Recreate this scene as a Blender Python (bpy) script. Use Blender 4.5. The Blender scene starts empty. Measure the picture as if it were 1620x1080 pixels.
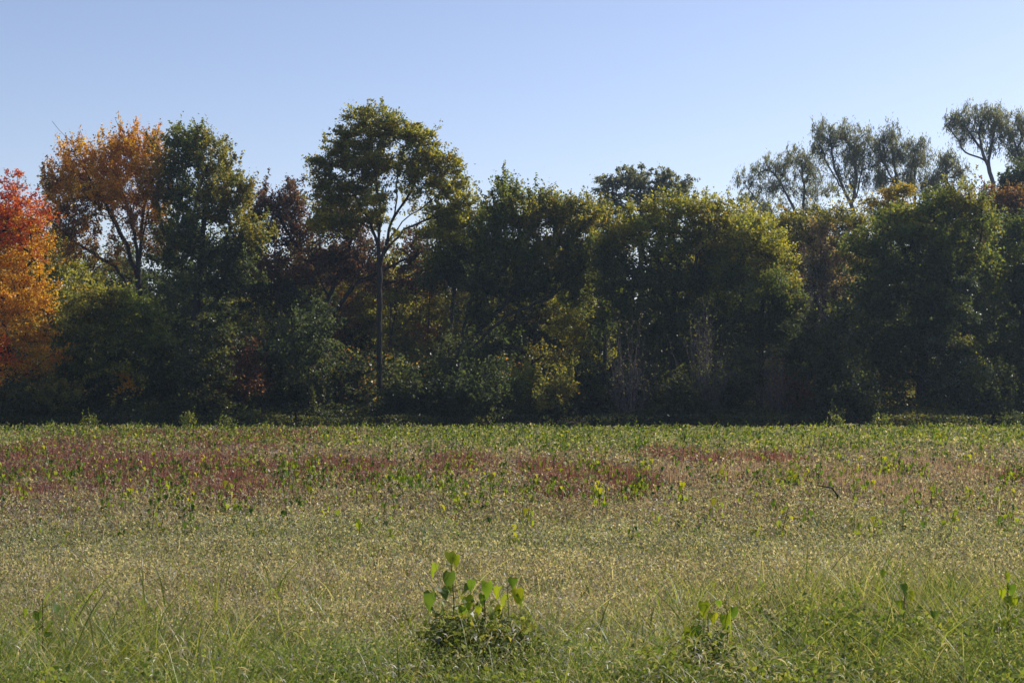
import bpy, math
import numpy as np
from mathutils import Vector

rad = math.radians
S = bpy.context.scene
COL = S.collection
rng = np.random.default_rng(11)

# ------------------------------------------------------------------ camera, sky, sun, exposure
CH = 2.4                      # eye height
F, HY = 2250.0, 605.0         # focal length and horizon row in pixels of the 1620 px photograph
cam = bpy.data.cameras.new('camera'); cam.lens = 50.0; cam.sensor_width = 36.0
cam.clip_start = 0.1; cam.clip_end = 5000.0
camo = bpy.data.objects.new('camera', cam); COL.objects.link(camo)
camo.location = (0, 0, CH); camo.rotation_euler = (rad(90) + math.atan(65 / F), 0, 0)
S.camera = camo

SUN_EL, SUN_AZ = 36.0, 55.0
w = bpy.data.worlds.new("World"); S.world = w; w.use_nodes = True
wn, wl = w.node_tree.nodes, w.node_tree.links
sky = wn.new('ShaderNodeTexSky'); sky.sky_type = 'NISHITA'; sky.sun_disc = False
sky.sun_elevation = rad(SUN_EL); sky.sun_rotation = rad(SUN_AZ)
sky.air_density = 1.0; sky.dust_density = 0.4; sky.ozone_density = 1.0
tint = wn.new('ShaderNodeMix'); tint.data_type = 'RGBA'; tint.blend_type = 'MULTIPLY'
tint.inputs[0].default_value = 1.0; tint.inputs[7].default_value = (1.07, 0.965, 1.03, 1)
wl.new(sky.outputs[0], tint.inputs[6]); wl.new(tint.outputs[2], wn['Background'].inputs[0])
wn['Background'].inputs[1].default_value = 0.145

sl = bpy.data.lights.new('sun', 'SUN'); sl.energy = 4.9; sl.angle = rad(0.53); sl.color = (1.0, 0.94, 0.84)
so = bpy.data.objects.new('sun', sl); COL.objects.link(so); so.location = (60, 40, 80)
sd = Vector((math.sin(rad(SUN_AZ)) * math.cos(rad(SUN_EL)), math.cos(rad(SUN_AZ)) * math.cos(rad(SUN_EL)), math.sin(rad(SUN_EL))))
so.rotation_euler = sd.to_track_quat('Z', 'Y').to_euler()

S.view_settings.view_transform = 'Standard'; S.view_settings.look = 'None'
S.view_settings.exposure = 0.0; S.view_settings.gamma = 1.0
cy = S.cycles
cy.max_bounces = 5; cy.diffuse_bounces = 3; cy.glossy_bounces = 2; cy.transmission_bounces = 4
cy.volume_bounces = 0; cy.transparent_max_bounces = 8; cy.use_denoising = True; cy.denoiser = 'OPENIMAGEDENOISE'; cy.denoising_input_passes = 'RGB_ALBEDO_NORMAL'
cy.caustics_reflective = False; cy.caustics_refractive = False


# ------------------------------------------------------------------ helpers
def P(px, py, D):
    """a photograph pixel seen at distance D, as real metres (x, z)"""
    return (px - 810.0) / F * D, CH + (HY - py) / F * D


def hsh(ix, iy, seed):
    h = (ix.astype(np.int64) * 374761393 + iy.astype(np.int64) * 668265263 + seed * 982451653) & 0xFFFFFFFF
    h = ((h ^ (h >> 13)) * 1274126177) & 0xFFFFFFFF
    return ((h ^ (h >> 16)) & 0xFFFFFF) / float(0xFFFFFF)


def vnoise(x, y, seed=0):
    x = np.asarray(x, float); y = np.asarray(y, float)
    ix, iy = np.floor(x), np.floor(y); fx, fy = x - ix, y - iy
    fx = fx * fx * (3 - 2 * fx); fy = fy * fy * (3 - 2 * fy)
    a = hsh(ix, iy, seed); b = hsh(ix + 1, iy, seed); c = hsh(ix, iy + 1, seed); d = hsh(ix + 1, iy + 1, seed)
    return (a * (1 - fx) + b * fx) * (1 - fy) + (c * (1 - fx) + d * fx) * fy


def fbm(x, y, seed=0, o=3):
    s = 0; a = 0.5; t = 0
    for i in range(o):
        s = s + a * vnoise(x * 2 ** i, y * 2 ** i, seed + i * 17); t += a; a *= 0.5
    return s / t


def mesh(name, V, Q, C=None, mat=None, parent=None, smooth=False):
    """one mesh object from vertex array, (n,4) or (n,3) index array and per-vertex colours"""
    V = np.asarray(V, np.float32); Q = np.asarray(Q, np.int32)
    me = bpy.data.meshes.new(name)
    n, k = Q.shape
    me.vertices.add(len(V)); me.vertices.foreach_set('co', V.ravel())
    me.loops.add(n * k); me.loops.foreach_set('vertex_index', Q.ravel())
    me.polygons.add(n); me.polygons.foreach_set('loop_start', np.arange(0, n * k, k, dtype=np.int32))
    if smooth: me.polygons.foreach_set('use_smooth', np.ones(n, bool))
    me.update(calc_edges=True)
    if C is not None:
        at = me.color_attributes.new('Col', 'BYTE_COLOR', 'POINT')
        c4 = np.ones((len(V), 4), np.float32); c4[:, :3] = C
        at.data.foreach_set('color', c4.ravel())
    if mat: me.materials.append(mat)
    o = bpy.data.objects.new(name, me); COL.objects.link(o)
    if parent is not None: o.parent = parent
    return o


def empty(name, loc):
    o = bpy.data.objects.new(name, None); COL.objects.link(o); o.location = loc
    o.empty_display_size = 0.3
    return o


def tag(o, label, cat, group=None, kind=None):
    if label: o['label'] = label
    if cat: o['category'] = cat
    if group: o['group'] = group
    if kind: o['kind'] = kind
    return o


NTH = ['leftmost', 'second', 'third', 'fourth', 'fifth', 'sixth', 'seventh', 'eighth', 'ninth']


def single_out(L):
    """things whose look and place read alike are told apart by their order from the left"""
    d = {}
    for lb, px, o in L: d.setdefault(lb, []).append((px, o))
    for lb, it in d.items():
        if len(it) > 1:
            it.sort(key=lambda q: q[0])
            for i, (px, o) in enumerate(it):
                o['label'] = lb + (', leftmost' if i == 0 else (', rightmost' if i == len(it) - 1 else f', {NTH[i]} from left'))


# ------------------------------------------------------------------ materials
def leaf_mat(name, trans=0.5, tr_tint=(2.2, 1.9, 0.7), gloss=0.06, rough=0.4, gain=1.0):
    m = bpy.data.materials.new(name); m.use_nodes = True
    n, l = m.node_tree.nodes, m.node_tree.links
    n.clear()
    out = n.new('ShaderNodeOutputMaterial'); at = n.new('ShaderNodeVertexColor'); at.layer_name = 'Col'
    df = n.new('ShaderNodeBsdfDiffuse'); tr = n.new('ShaderNodeBsdfTranslucent'); gl = n.new('ShaderNodeBsdfGlossy')
    mu = n.new('ShaderNodeMix'); mu.data_type = 'RGBA'; mu.blend_type = 'MULTIPLY'; mu.inputs[0].default_value = 1
    mu.inputs[7].default_value = (*[t * gain for t in tr_tint], 1)
    l.new(at.outputs[0], mu.inputs[6]); l.new(at.outputs[0], df.inputs[0]); l.new(mu.outputs[2], tr.inputs[0])
    a = n.new('ShaderNodeMixShader'); a.inputs[0].default_value = trans
    l.new(df.outputs[0], a.inputs[1]); l.new(tr.outputs[0], a.inputs[2])
    gl.inputs['Roughness'].default_value = rough; gl.inputs[0].default_value = (1, 1, 1, 1)
    b = n.new('ShaderNodeMixShader')
    fr = n.new('ShaderNodeLayerWeight'); fr.inputs[0].default_value = 0.25
    mm = n.new('ShaderNodeMath'); mm.operation = 'MULTIPLY_ADD'; mm.inputs[1].default_value = gloss * 4; mm.inputs[2].default_value = gloss * 0.4
    l.new(fr.outputs['Fresnel'], mm.inputs[0]); l.new(mm.outputs[0], b.inputs[0])
    l.new(a.outputs[0], b.inputs[1]); l.new(gl.outputs[0], b.inputs[2])
    l.new(b.outputs[0], out.inputs[0])
    return m


def bark_mat(name, c1, c2):
    m = bpy.data.materials.new(name); m.use_nodes = True
    n, l = m.node_tree.nodes, m.node_tree.links
    bs = n['Principled BSDF']; bs.inputs['Roughness'].default_value = 0.9
    tc = n.new('ShaderNodeTexCoord'); mp = n.new('ShaderNodeMapping'); mp.inputs['Scale'].default_value = (6, 6, 1.2)
    no = n.new('ShaderNodeTexNoise'); no.inputs['Scale'].default_value = 2.0; no.inputs['Detail'].default_value = 4
    cr = n.new('ShaderNodeValToRGB'); cr.color_ramp.elements[0].color = (*c1, 1); cr.color_ramp.elements[1].color = (*c2, 1)
    cr.color_ramp.elements[0].position = 0.35; cr.color_ramp.elements[1].position = 0.7
    l.new(tc.outputs['Object'], mp.inputs[0]); l.new(mp.outputs[0], no.inputs[0]); l.new(no.outputs[0], cr.inputs[0])
    l.new(cr.outputs[0], bs.inputs['Base Color'])
    bp = n.new('ShaderNodeBump'); bp.inputs['Strength'].default_value = 0.6; bp.inputs['Distance'].default_value = 0.05
    l.new(no.outputs[0], bp.inputs['Height']); l.new(bp.outputs[0], bs.inputs['Normal'])
    return m


M_LEAF = leaf_mat('green_leaf', 0.6, (3.05, 2.7, 1.25), 0.018, 0.48)
M_AUT = leaf_mat('autumn_leaf', 0.6, (1.75, 1.85, 1.0), 0.012, 0.5)
M_SHINY = leaf_mat('shiny_leaf', 0.5, (2.4, 2.3, 0.9), 0.05, 0.38)
M_FIELD = leaf_mat('field_leaf', 0.45, (1.8, 1.75, 0.84), 0.012, 0.5)
M_BROAD = leaf_mat('broad_weed_leaf', 0.55, (2.2, 2.2, 0.45), 0.006, 0.5)
M_BARK = bark_mat('dark_bark', (0.012, 0.010, 0.009), (0.034, 0.029, 0.026))
M_BARK2 = bark_mat('grey_bark', (0.07, 0.065, 0.06), (0.16, 0.145, 0.135))
M_TWIG = bark_mat('pale_twig', (0.05, 0.04, 0.04), (0.12, 0.09, 0.09))


def ground_mat():
    m = bpy.data.materials.new('field_soil'); m.use_nodes = True
    n, l = m.node_tree.nodes, m.node_tree.links
    bs = n['Principled BSDF']; bs.inputs['Roughness'].default_value = 1.0
    tc = n.new('ShaderNodeTexCoord'); no = n.new('ShaderNodeTexNoise'); no.inputs['Scale'].default_value = 0.8; no.inputs['Detail'].default_value = 8
    cr = n.new('ShaderNodeValToRGB'); cr.color_ramp.elements[0].color = (0.028, 0.022, 0.014, 1); cr.color_ramp.elements[1].color = (0.075, 0.06, 0.035, 1)
    l.new(tc.outputs['Object'], no.inputs[0]); l.new(no.outputs[0], cr.inputs[0]); l.new(cr.outputs[0], bs.inputs['Base Color'])
    return m


# ------------------------------------------------------------------ ground
def gz(x, y):
    return 0.10 * (fbm(np.asarray(x) * 0.05, np.asarray(y) * 0.05, 5) - 0.5)


def ground():
    xs = np.concatenate([[-2500, -900, -300], np.linspace(-120, 120, 81), [300, 900, 2500]])
    ys = np.concatenate([[-600, -100], np.linspace(-10, 220, 116), [400, 900, 1800, 3500]])
    X, Y = np.meshgrid(xs, ys)
    Z = gz(X, Y) - 0.05
    V = np.stack([X, Y, Z], -1).reshape(-1, 3)
    nx, ny = len(xs), len(ys)
    i = np.arange(ny - 1)[:, None] * nx + np.arange(nx - 1)[None]
    Q = np.stack([i, i + 1, i + nx + 1, i + nx], -1).reshape(-1, 4)
    o = mesh('ground', V, Q, None, ground_mat(), smooth=True)
    o['kind'] = 'structure'


ground()


# ------------------------------------------------------------------ leaf cards: a folded rhombus each
def leaf_quads(C, L, Wd, rng, up=0.35, dirs=None, spread=1.0, fold=0.25):
    """C centres (n,3), L lengths, Wd widths -> V (4n,3), Q (n,4). dirs biases the leaf axis."""
    n = len(C)
    a = rng.normal(size=(n, 3)) * spread
    if dirs is not None: a += dirs
    a /= np.linalg.norm(a, axis=1)[:, None] + 1e-9
    nn = rng.normal(size=(n, 3)); nn[:, 2] += up * 2
    s = np.cross(a, nn); s /= np.linalg.norm(s, axis=1)[:, None] + 1e-9
    nn = np.cross(s, a)
    L = np.broadcast_to(L, n)[:, None]; Wd = np.broadcast_to(Wd, n)[:, None]
    b = C - a * L * 0.5; t = C + a * L * 0.5
    m = C - a * L * 0.06
    lf = m + s * Wd * 0.5 + nn * Wd * fold; rt = m - s * Wd * 0.5 + nn * Wd * fold
    V = np.stack([b, lf, t, rt], 1).reshape(-1, 3)
    Q = np.arange(4 * n).reshape(n, 4)
    return V, Q


def tubes(pos, par, r, sides=5):
    i = np.where(par >= 0)[0]
    A = pos[par[i]]; B = pos[i]; rb = r[i]; ra = np.minimum(r[par[i]], rb * 1.45)
    d = B - A; d /= np.linalg.norm(d, axis=1)[:, None] + 1e-9
    A = A - d * (ra * 0.25)[:, None]
    ref = np.where(np.abs(d[:, 2:3]) > 0.9, np.array([[1.0, 0, 0]]), np.array([[0, 0, 1.0]]))
    u = np.cross(d, ref); u /= np.linalg.norm(u, axis=1)[:, None] + 1e-9; v = np.cross(d, u)
    th = np.arange(sides) * 2 * math.pi / sides
    ring = np.cos(th)[None, :, None] * u[:, None] + np.sin(th)[None, :, None] * v[:, None]
    V = np.concatenate([A[:, None] + ring * ra[:, None, None], B[:, None] + ring * rb[:, None, None]], 1).reshape(-1, 3)
    k = np.arange(sides); k2 = (k + 1) % sides
    q = np.stack([k, k2, k2 + sides, k + sides], 1)
    Q = (q[None] + (np.arange(len(i)) * 2 * sides)[:, None, None]).reshape(-1, 4)
    return V, Q


def skeleton(limbs, targets, R, rng, step=0.5, rtip=0.010):
    pos, par = [], []
    for li, pl in enumerate(limbs):
        pl = np.asarray(pl, float)
        if li:
            P_ = np.array(pos); prev = int(np.argmin(np.linalg.norm(P_ - pl[0], axis=1)))
        else:
            pos.append(pl[0]); par.append(-1); prev = 0
        for a, b in zip(pl[:-1], pl[1:]):
            k = max(1, int(np.linalg.norm(b - a) / step))
            for j in range(1, k + 1):
                q = a + (b - a) * j / k + rng.normal(size=3) * 0.035 * (1 if li else 0.6)
                pos.append(q); par.append(prev); prev = len(pos) - 1
    base = np.array(pos)
    d0 = np.array([np.min(np.linalg.norm(base - t, axis=1)) for t in targets]) if len(targets) else np.zeros(0)
    cap = len(pos) + len(targets) * 14 + 50
    PA = np.zeros((cap, 3)); PA[:len(pos)] = base; npos = len(pos)
    zmin = limbs[0][0][2] + 0.45 * (limbs[0][-1][2] - limbs[0][0][2]) if len(limbs) == 1 else limbs[0][-1][2] * 0.55
    ends = []
    for t in np.array(targets)[np.argsort(d0)] if len(targets) else []:
        A = PA[:npos]; dv = t - A; dist = np.linalg.norm(dv, axis=1)
        cost = dist + 1.3 * np.maximum(0, A[:, 2] - t[2]) + 2.0 * np.maximum(0, zmin - A[:, 2]) * (dist > 1.5)
        j = int(np.argmin(cost)); a = A[j]; L = dist[j]
        k = min(14, max(1, int(L / step)))
        mid = (a + t) / 2 + np.array([0, 0, -0.06 * L]) + rng.normal(size=3) * 0.09 * L
        prev = j
        for q in range(1, k + 1):
            s = q / k
            PA[npos] = (1 - s) ** 2 * a + 2 * s * (1 - s) * mid + s * s * t
            par.append(prev); prev = npos; npos += 1
        ends.append(prev)
    PA = PA[:npos]; par = np.array(par)
    cnt = np.zeros(npos)
    for e in ends: cnt[e] += 1
    for i in range(npos - 1, 0, -1): cnt[par[i]] += cnt[i]
    tot = max(cnt[0], 1)
    r = np.maximum(R * (np.maximum(cnt, 0.6) / tot) ** 0.48, rtip)
    z0 = limbs[0][0][2]; hh = max(0.5, limbs[0][-1][2] - z0)
    f = np.clip((PA[:, 2] - z0) / hh, 0, 1)
    thick = r > 0.7 * R
    r = np.where(thick, r * (1.12 - 0.3 * f + 0.35 * np.exp(-(PA[:, 2] - z0) / 0.5)), r)
    return PA, par, r


def pick(pal, n, rng, jit=0.18):
    """palette = list of (rgb, weight)"""
    cs = np.array([p[0] for p in pal]); ws = np.array([p[1] for p in pal], float); ws /= ws.sum()
    i = rng.choice(len(pal), n, p=ws)
    return cs[i]


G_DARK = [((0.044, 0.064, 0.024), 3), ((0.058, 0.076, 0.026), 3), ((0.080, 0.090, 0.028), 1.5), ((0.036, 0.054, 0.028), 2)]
G_SHADE = [((0.028, 0.040, 0.018), 3), ((0.042, 0.054, 0.021), 3), ((0.075, 0.080, 0.026), 1.3)]  # shade at the foot of the wood put into the leaf colour
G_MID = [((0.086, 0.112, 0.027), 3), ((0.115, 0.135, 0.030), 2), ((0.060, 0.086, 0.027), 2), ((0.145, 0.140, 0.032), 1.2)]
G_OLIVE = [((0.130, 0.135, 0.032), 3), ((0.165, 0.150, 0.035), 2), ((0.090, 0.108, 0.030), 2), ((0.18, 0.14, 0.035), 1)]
G_YEL = [((0.19, 0.185, 0.032), 3), ((0.15, 0.16, 0.032), 3), ((0.25, 0.23, 0.030), 1.2), ((0.11, 0.13, 0.026), 1.5)]
G_SHINY = [((0.045, 0.064, 0.030), 3), ((0.065, 0.082, 0.042), 2), ((0.034, 0.048, 0.024), 3)]
G_YEL2 = G_OLIVE + G_YEL
GOLD2 = [((0.42, 0.28, 0.04), 3), ((0.36, 0.22, 0.035), 2), ((0.20, 0.18, 0.04), 2)]
G_GREY = [((0.105, 0.120, 0.095), 3), ((0.135, 0.145, 0.115), 2), ((0.085, 0.098, 0.080), 2)]  # grey green with distance haze put into the colour, paler and bluer
ORANGE = [((0.54, 0.27, 0.035), 3), ((0.58, 0.34, 0.04), 2), ((0.42, 0.17, 0.025), 2), ((0.38, 0.20, 0.03), 1)]
GOLD = [((0.44, 0.25, 0.025), 3), ((0.38, 0.19, 0.02), 2), ((0.26, 0.18, 0.025), 2), ((0.50, 0.31, 0.035), 1)]
REDS = [((0.52, 0.10, 0.025), 3), ((0.55, 0.18, 0.025), 3), ((0.42, 0.06, 0.03), 1)]
PINKS = [((0.42, 0.10, 0.075), 3), ((0.48, 0.15, 0.05), 2), ((0.34, 0.08, 0.07), 1)]
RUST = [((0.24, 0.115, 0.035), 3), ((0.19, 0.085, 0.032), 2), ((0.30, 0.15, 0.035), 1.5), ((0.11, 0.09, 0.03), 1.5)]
WINE = [((0.125, 0.055, 0.042), 3), ((0.15, 0.075, 0.048), 2), ((0.09, 0.045, 0.036), 2), ((0.09, 0.075, 0.03), 1)]
TWIGGY = [((0.24, 0.18, 0.14), 3), ((0.18, 0.14, 0.11), 2), ((0.18, 0.16, 0.07), 2)]


def foliage_cloud(lobes, n_leaf, D, rng, leaf=0.19, clump=0.42, per=46, shape='bushy', up=0.35, bough=0.85, sprig=1.0, fillf=0.5):
    """lobes: (px, py, rx_px, ry_px, depth_offset_m, palette[, weight]) -> leaf V,Q,C and clump centres"""
    vol = []
    for lb in lobes:
        wgt = lb[6] if len(lb) > 6 else 1.0
        vol.append((lb[2] * lb[3]) ** 0.9 * wgt)
    vol = np.array(vol) / sum(vol)
    ncl = max(4, int(n_leaf / per))
    CC, AX, PL, SMALL = [], [], [], []
    for lb, v in zip(lobes, vol):
        k = max(3, int(round(ncl * v)))
        cx, cz = P(lb[0], lb[1], D); rx = lb[2] / F * D; rz = lb[3] / F * D
        ry = min(rx, 3.6) * 0.9 + 0.3
        br = bough * (0.75 if shape == 'willow' else 1.0)                    # a lobe is made of boughs, a bough of clumps
        nb = max(3, int(1.15 * (rx * rz + 0.4) ** 0.95 / (br * br) * 2.0))
        bd = rng.normal(size=(nb, 3)); bd /= np.linalg.norm(bd, axis=1)[:, None]
        brad = rng.random(nb) ** (1 / 2.6) * (0.80 + 0.34 * rng.random(nb))
        bc = np.stack([cx + bd[:, 0] * brad * rx, D + lb[4] + bd[:, 1] * brad * ry, cz + bd[:, 2] * brad * rz], 1)
        bi = rng.choice(nb, k, p=(lambda q: q / q.sum())(rng.uniform(0.4, 1.6, nb)))
        e = rng.normal(size=(k, 3)); e /= np.linalg.norm(e, axis=1)[:, None]
        er = (rng.random(k) ** (1 / 2.2)) * br * rng.uniform(0.6, 1.15, nb)[bi]
        er = np.minimum(er, 0.9 * min(rx, rz) + 0.1)
        c = bc[bi] + e * er[:, None] * np.array([1.1, 1.0, 0.62])
        fill = rng.random(k) < (0.25 if shape == 'willow' else fillf)             # the rest fills the lobe evenly
        e2 = rng.normal(size=(k, 3)); e2 /= np.linalg.norm(e2, axis=1)[:, None]
        r2 = (rng.random(k) ** (1 / 2.5) * (0.85 + 0.2 * rng.random(k)))[:, None]
        c = np.where(fill[:, None], np.array([cx, D + lb[4], cz]) + e2 * r2 * np.array([rx, ry, rz]), c); e = np.where(fill[:, None], e2, e)
        d = bd[bi] * 0.6 + e * 0.7 + np.array([0, 0, 0.15]); d /= np.linalg.norm(d, axis=1)[:, None]
        ok = c[:, 2] > 0.35
        c = c[ok]; d = d[ok]
        CC.append(c); AX.append(d); PL += [lb[5]] * len(c)
    # thin leafy shoots that break the outline
    for lb in lobes:
        cx, cz = P(lb[0], lb[1], D); rx = lb[2] / F * D; rz = lb[3] / F * D; ry = min(rx, 3.6) * 0.9 + 0.3
        k = int(sprig * (rx + 0.3) * 3.2)
        if k < 1: continue
        th = rng.normal(size=k) * 0.75; d = np.stack([np.sin(th), rng.normal(size=k) * 0.35, np.abs(np.cos(th))], 1); d /= np.linalg.norm(d, axis=1)[:, None]
        b0 = np.array([cx, D + lb[4], cz]) + d * np.array([rx, ry, rz]) * 0.9
        g = d * np.array([0.7, 0.5, 0.5]) + np.array([0, 0, 0.7 if shape != 'willow' else 0.1]) + rng.normal(size=(k, 3)) * 0.25
        ln = rng.uniform(0.15, 1.0, k) ** 1.4 * min(1.0, rz / 1.2 + 0.3) * (0.55 if shape == 'layer' else 1.0)
        for t in (0.25, 0.6, 0.95):
            CC.append(b0 + g * (ln * t)[:, None]); AX.append(g / np.linalg.norm(g, axis=1)[:, None]); PL += [lb[5]] * k; SMALL.append(np.full(k, 0.62 - 0.25 * t))
    CC = np.concatenate(CC); AX = np.concatenate(AX)
    m = len(CC)
    sz = clump * rng.uniform(0.45, 1.2, m)
    ns = sum(len(a) for a in SMALL)
    if ns: sz[-ns:] = clump * np.concatenate(SMALL)
    if shape == 'willow':
        ax = AX * np.array([0.5, 0.5, 0.1]) + np.array([0, 0, -0.9]) + rng.normal(size=(m, 3)) * 0.25; el, pw = 1.9, 0.45
    elif shape == 'spiky':
        ax = AX * 0.6 + np.array([0, 0, 0.8]) + rng.normal(size=(m, 3)) * 0.35; el, pw = 1.5, 0.42
    elif shape == 'layer':
        ax = AX * np.array([1, 1, 0.2]) + rng.normal(size=(m, 3)) * 0.25; el, pw = 1.35, 0.62
    else:
        ax = AX + np.array([0, 0, 0.25]) + rng.normal(size=(m, 3)) * 0.5; el, pw = 1.1, 0.75
    ax /= np.linalg.norm(ax, axis=1)[:, None]
    cnt = np.maximum(5, (per * rng.uniform(0.5, 1.5, m) * (sz / clump) ** 1.5).astype(int))
    idx = np.repeat(np.arange(m), cnt); n = len(idx)
    t = rng.normal(size=n) * 0.62
    loc = CC[idx] + ax[idx] * (t * sz[idx] * el)[:, None] + rng.normal(size=(n, 3)) * (sz[idx] * pw * 0.6)[:, None] * np.array([1, 1, 0.75])
    keep = loc[:, 2] > 0.1
    loc = loc[keep]; idx = idx[keep]; n = len(loc)
    base = np.array([pick(PL[i], 1, rng)[0] for i in range(m)])
    other = np.array([pick(PL[i], 1, rng)[0] for i in range(m)])
    mixr = (rng.random(n) < 0.28)[:, None]
    c = np.where(mixr, other[idx], base[idx])
    c = c * (0.75 + 0.5 * rng.random(n))[:, None] * (0.85 + 0.3 * rng.random(m))[idx][:, None]
    L = leaf * rng.uniform(0.65, 1.3, n)
    if shape == 'willow':
        V, Q = leaf_quads(loc, L * 1.5, L * 0.30, rng, up, dirs=np.array([0, 0, -1.2])[None], spread=0.55)
    else:
        V, Q = leaf_quads(loc, L, L * 0.62, rng, up, dirs=ax[idx] * 0.7 + np.array([0, 0, -0.25]))
    return V, Q, np.repeat(c, 4, 0), CC


def tree(name, label, cat, D, base_px, lobes, n_leaf, R=0.22, limbs=None, leaf=0.19, clump=0.42, per=46, shape='bushy',
         mat=None, bark=None, group=None, crown='crown', trunk='trunk', top=None, seed=0, bare=0, up=0.35, rtip=0.010, bough=0.85, dens=1.35, sprig=1.0, fillf=0.5):
    rg = np.random.default_rng(seed + 1000)
    bx = P(base_px, HY, D)[0]
    V, Q, C, CC = foliage_cloud(lobes, n_leaf * dens, D, rg, leaf, clump, per, shape, up, bough, sprig, fillf)
    if limbs is None:
        zc = np.array([P(l[0], l[1], D) for l in lobes]); wts = np.array([l[2] * l[3] for l in lobes]); m = (zc * wts[:, None]).sum(0) / wts.sum()
        topx, topz = m[0], min(m[1] + 0.5, max(zc[:, 1]))
        limbs = [[(bx, D, -0.1), ((bx * 0.8 + topx * 0.2) + rg.normal() * 0.15, D, topz * 0.4), (topx, D + 0.2, topz)]]
    else:
        L2 = []
        for pl in limbs:
            L2.append([(*[P(p[0], p[1], D)[0]], D + (p[2] if len(p) > 2 else 0), max(-0.1, P(p[0], p[1], D)[1]) if True else 0) for p in pl])
        limbs = L2
        a = limbs[0][0]; limbs[0][0] = (a[0], a[1], -0.1)
    tg = CC
    if len(tg) > 420: tg = tg[rg.choice(len(tg), 420, replace=False)]
    if bare:
        ext = CC[rg.choice(len(CC), bare)] + rg.normal(size=(bare, 3)) * 0.5
        tg = np.concatenate([tg, ext])
    pos, par, r = skeleton(limbs, tg, R, rg, rtip=rtip)
    TV, TQ = tubes(pos, par, r, 6)
    o0 = np.array([bx, D, 0.0])
    root = empty(name, (bx, D, 0))
    tag(root, label, cat, group)
    mesh(trunk, TV - o0, TQ, None, bark or M_BARK, root, smooth=True)
    mesh(crown, V - o0, Q, C, mat or M_LEAF, root)
    return root


# ------------------------------------------------------------------ the trees of the wood edge, left to right; green lobes painted paler where sunlit, darker in the shade below
def T(*a, **k):
    k['seed'] = T.n; T.n += 1
    return tree(*a, **k)


T.n = 1
T('maple_tree', 'bright red and orange maple at the left end of the tree line', 'tree', 80, 20,
  [(15, 300, 26, 34, 0, PINKS, 0.8), (25, 345, 45, 36, 0, REDS, 0.8), (-40, 350, 60, 70, 0, REDS), (45, 365, 45, 45, -0.5, REDS), (30, 400, 65, 60, -0.5, ORANGE, 1.3), (-60, 440, 70, 80, 0, ORANGE),
   (65, 465, 38, 45, -1, ORANGE), (20, 480, 60, 60, -1, ORANGE), (-30, 520, 60, 60, -1, ORANGE), (55, 525, 42, 40, -0.5, GOLD), (50, 570, 45, 40, 0, ORANGE, 1.1),
   (12, 560, 26, 28, -1.6, REDS, 1.0), (-10, 625, 22, 30, -1.3, REDS), (40, 620, 45, 36, 0, G_OLIVE), (-50, 600, 60, 50, 0, ORANGE)],
  46000, R=0.26, leaf=0.15, clump=0.4, mat=M_AUT, shape='layer')
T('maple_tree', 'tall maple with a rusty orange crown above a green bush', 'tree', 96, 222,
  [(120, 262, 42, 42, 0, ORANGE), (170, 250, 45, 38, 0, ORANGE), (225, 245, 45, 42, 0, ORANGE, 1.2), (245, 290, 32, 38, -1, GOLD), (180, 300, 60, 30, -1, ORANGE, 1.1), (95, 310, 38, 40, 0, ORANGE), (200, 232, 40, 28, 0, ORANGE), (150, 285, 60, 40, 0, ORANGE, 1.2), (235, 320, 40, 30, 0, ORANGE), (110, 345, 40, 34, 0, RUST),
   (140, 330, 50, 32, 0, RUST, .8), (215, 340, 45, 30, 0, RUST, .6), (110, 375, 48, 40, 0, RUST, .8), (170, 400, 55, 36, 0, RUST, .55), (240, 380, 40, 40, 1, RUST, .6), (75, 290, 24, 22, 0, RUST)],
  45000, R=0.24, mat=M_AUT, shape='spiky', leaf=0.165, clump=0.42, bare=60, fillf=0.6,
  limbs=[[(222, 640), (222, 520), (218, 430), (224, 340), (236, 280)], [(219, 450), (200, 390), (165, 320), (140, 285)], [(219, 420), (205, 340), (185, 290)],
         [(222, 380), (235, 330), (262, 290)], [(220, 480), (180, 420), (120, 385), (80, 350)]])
T('broadleaf_tree', 'tall olive green tree right beside the rusty orange maple', 'tree', 95, 300,
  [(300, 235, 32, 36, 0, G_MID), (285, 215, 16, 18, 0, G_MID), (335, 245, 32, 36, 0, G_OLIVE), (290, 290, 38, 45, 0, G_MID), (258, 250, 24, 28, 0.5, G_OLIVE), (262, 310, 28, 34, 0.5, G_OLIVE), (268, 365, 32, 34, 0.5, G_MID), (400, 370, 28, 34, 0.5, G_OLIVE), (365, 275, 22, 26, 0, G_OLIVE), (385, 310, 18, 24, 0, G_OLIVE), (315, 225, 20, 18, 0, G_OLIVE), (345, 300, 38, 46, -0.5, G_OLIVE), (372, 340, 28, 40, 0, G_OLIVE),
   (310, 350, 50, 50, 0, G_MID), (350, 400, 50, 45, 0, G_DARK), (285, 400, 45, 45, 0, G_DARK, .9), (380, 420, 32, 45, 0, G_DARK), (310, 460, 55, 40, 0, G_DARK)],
  42000, R=0.28, shape='spiky', leaf=0.19)
T('bushy_tree', 'low rounded green tree in front of the rusty orange maple', 'tree', 82, 185,
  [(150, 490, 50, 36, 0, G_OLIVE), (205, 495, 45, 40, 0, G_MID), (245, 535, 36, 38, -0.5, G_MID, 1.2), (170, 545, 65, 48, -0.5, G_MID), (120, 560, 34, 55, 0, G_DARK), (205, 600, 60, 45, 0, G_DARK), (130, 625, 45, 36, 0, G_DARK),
   (205, 592, 20, 14, -1.8, G_YEL, .4), (215, 605, 12, 10, -2.0, GOLD, .2), (250, 620, 34, 40, 0, G_DARK)],
  36000, R=0.16, leaf=0.18, clump=0.4, shape='layer')
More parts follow.
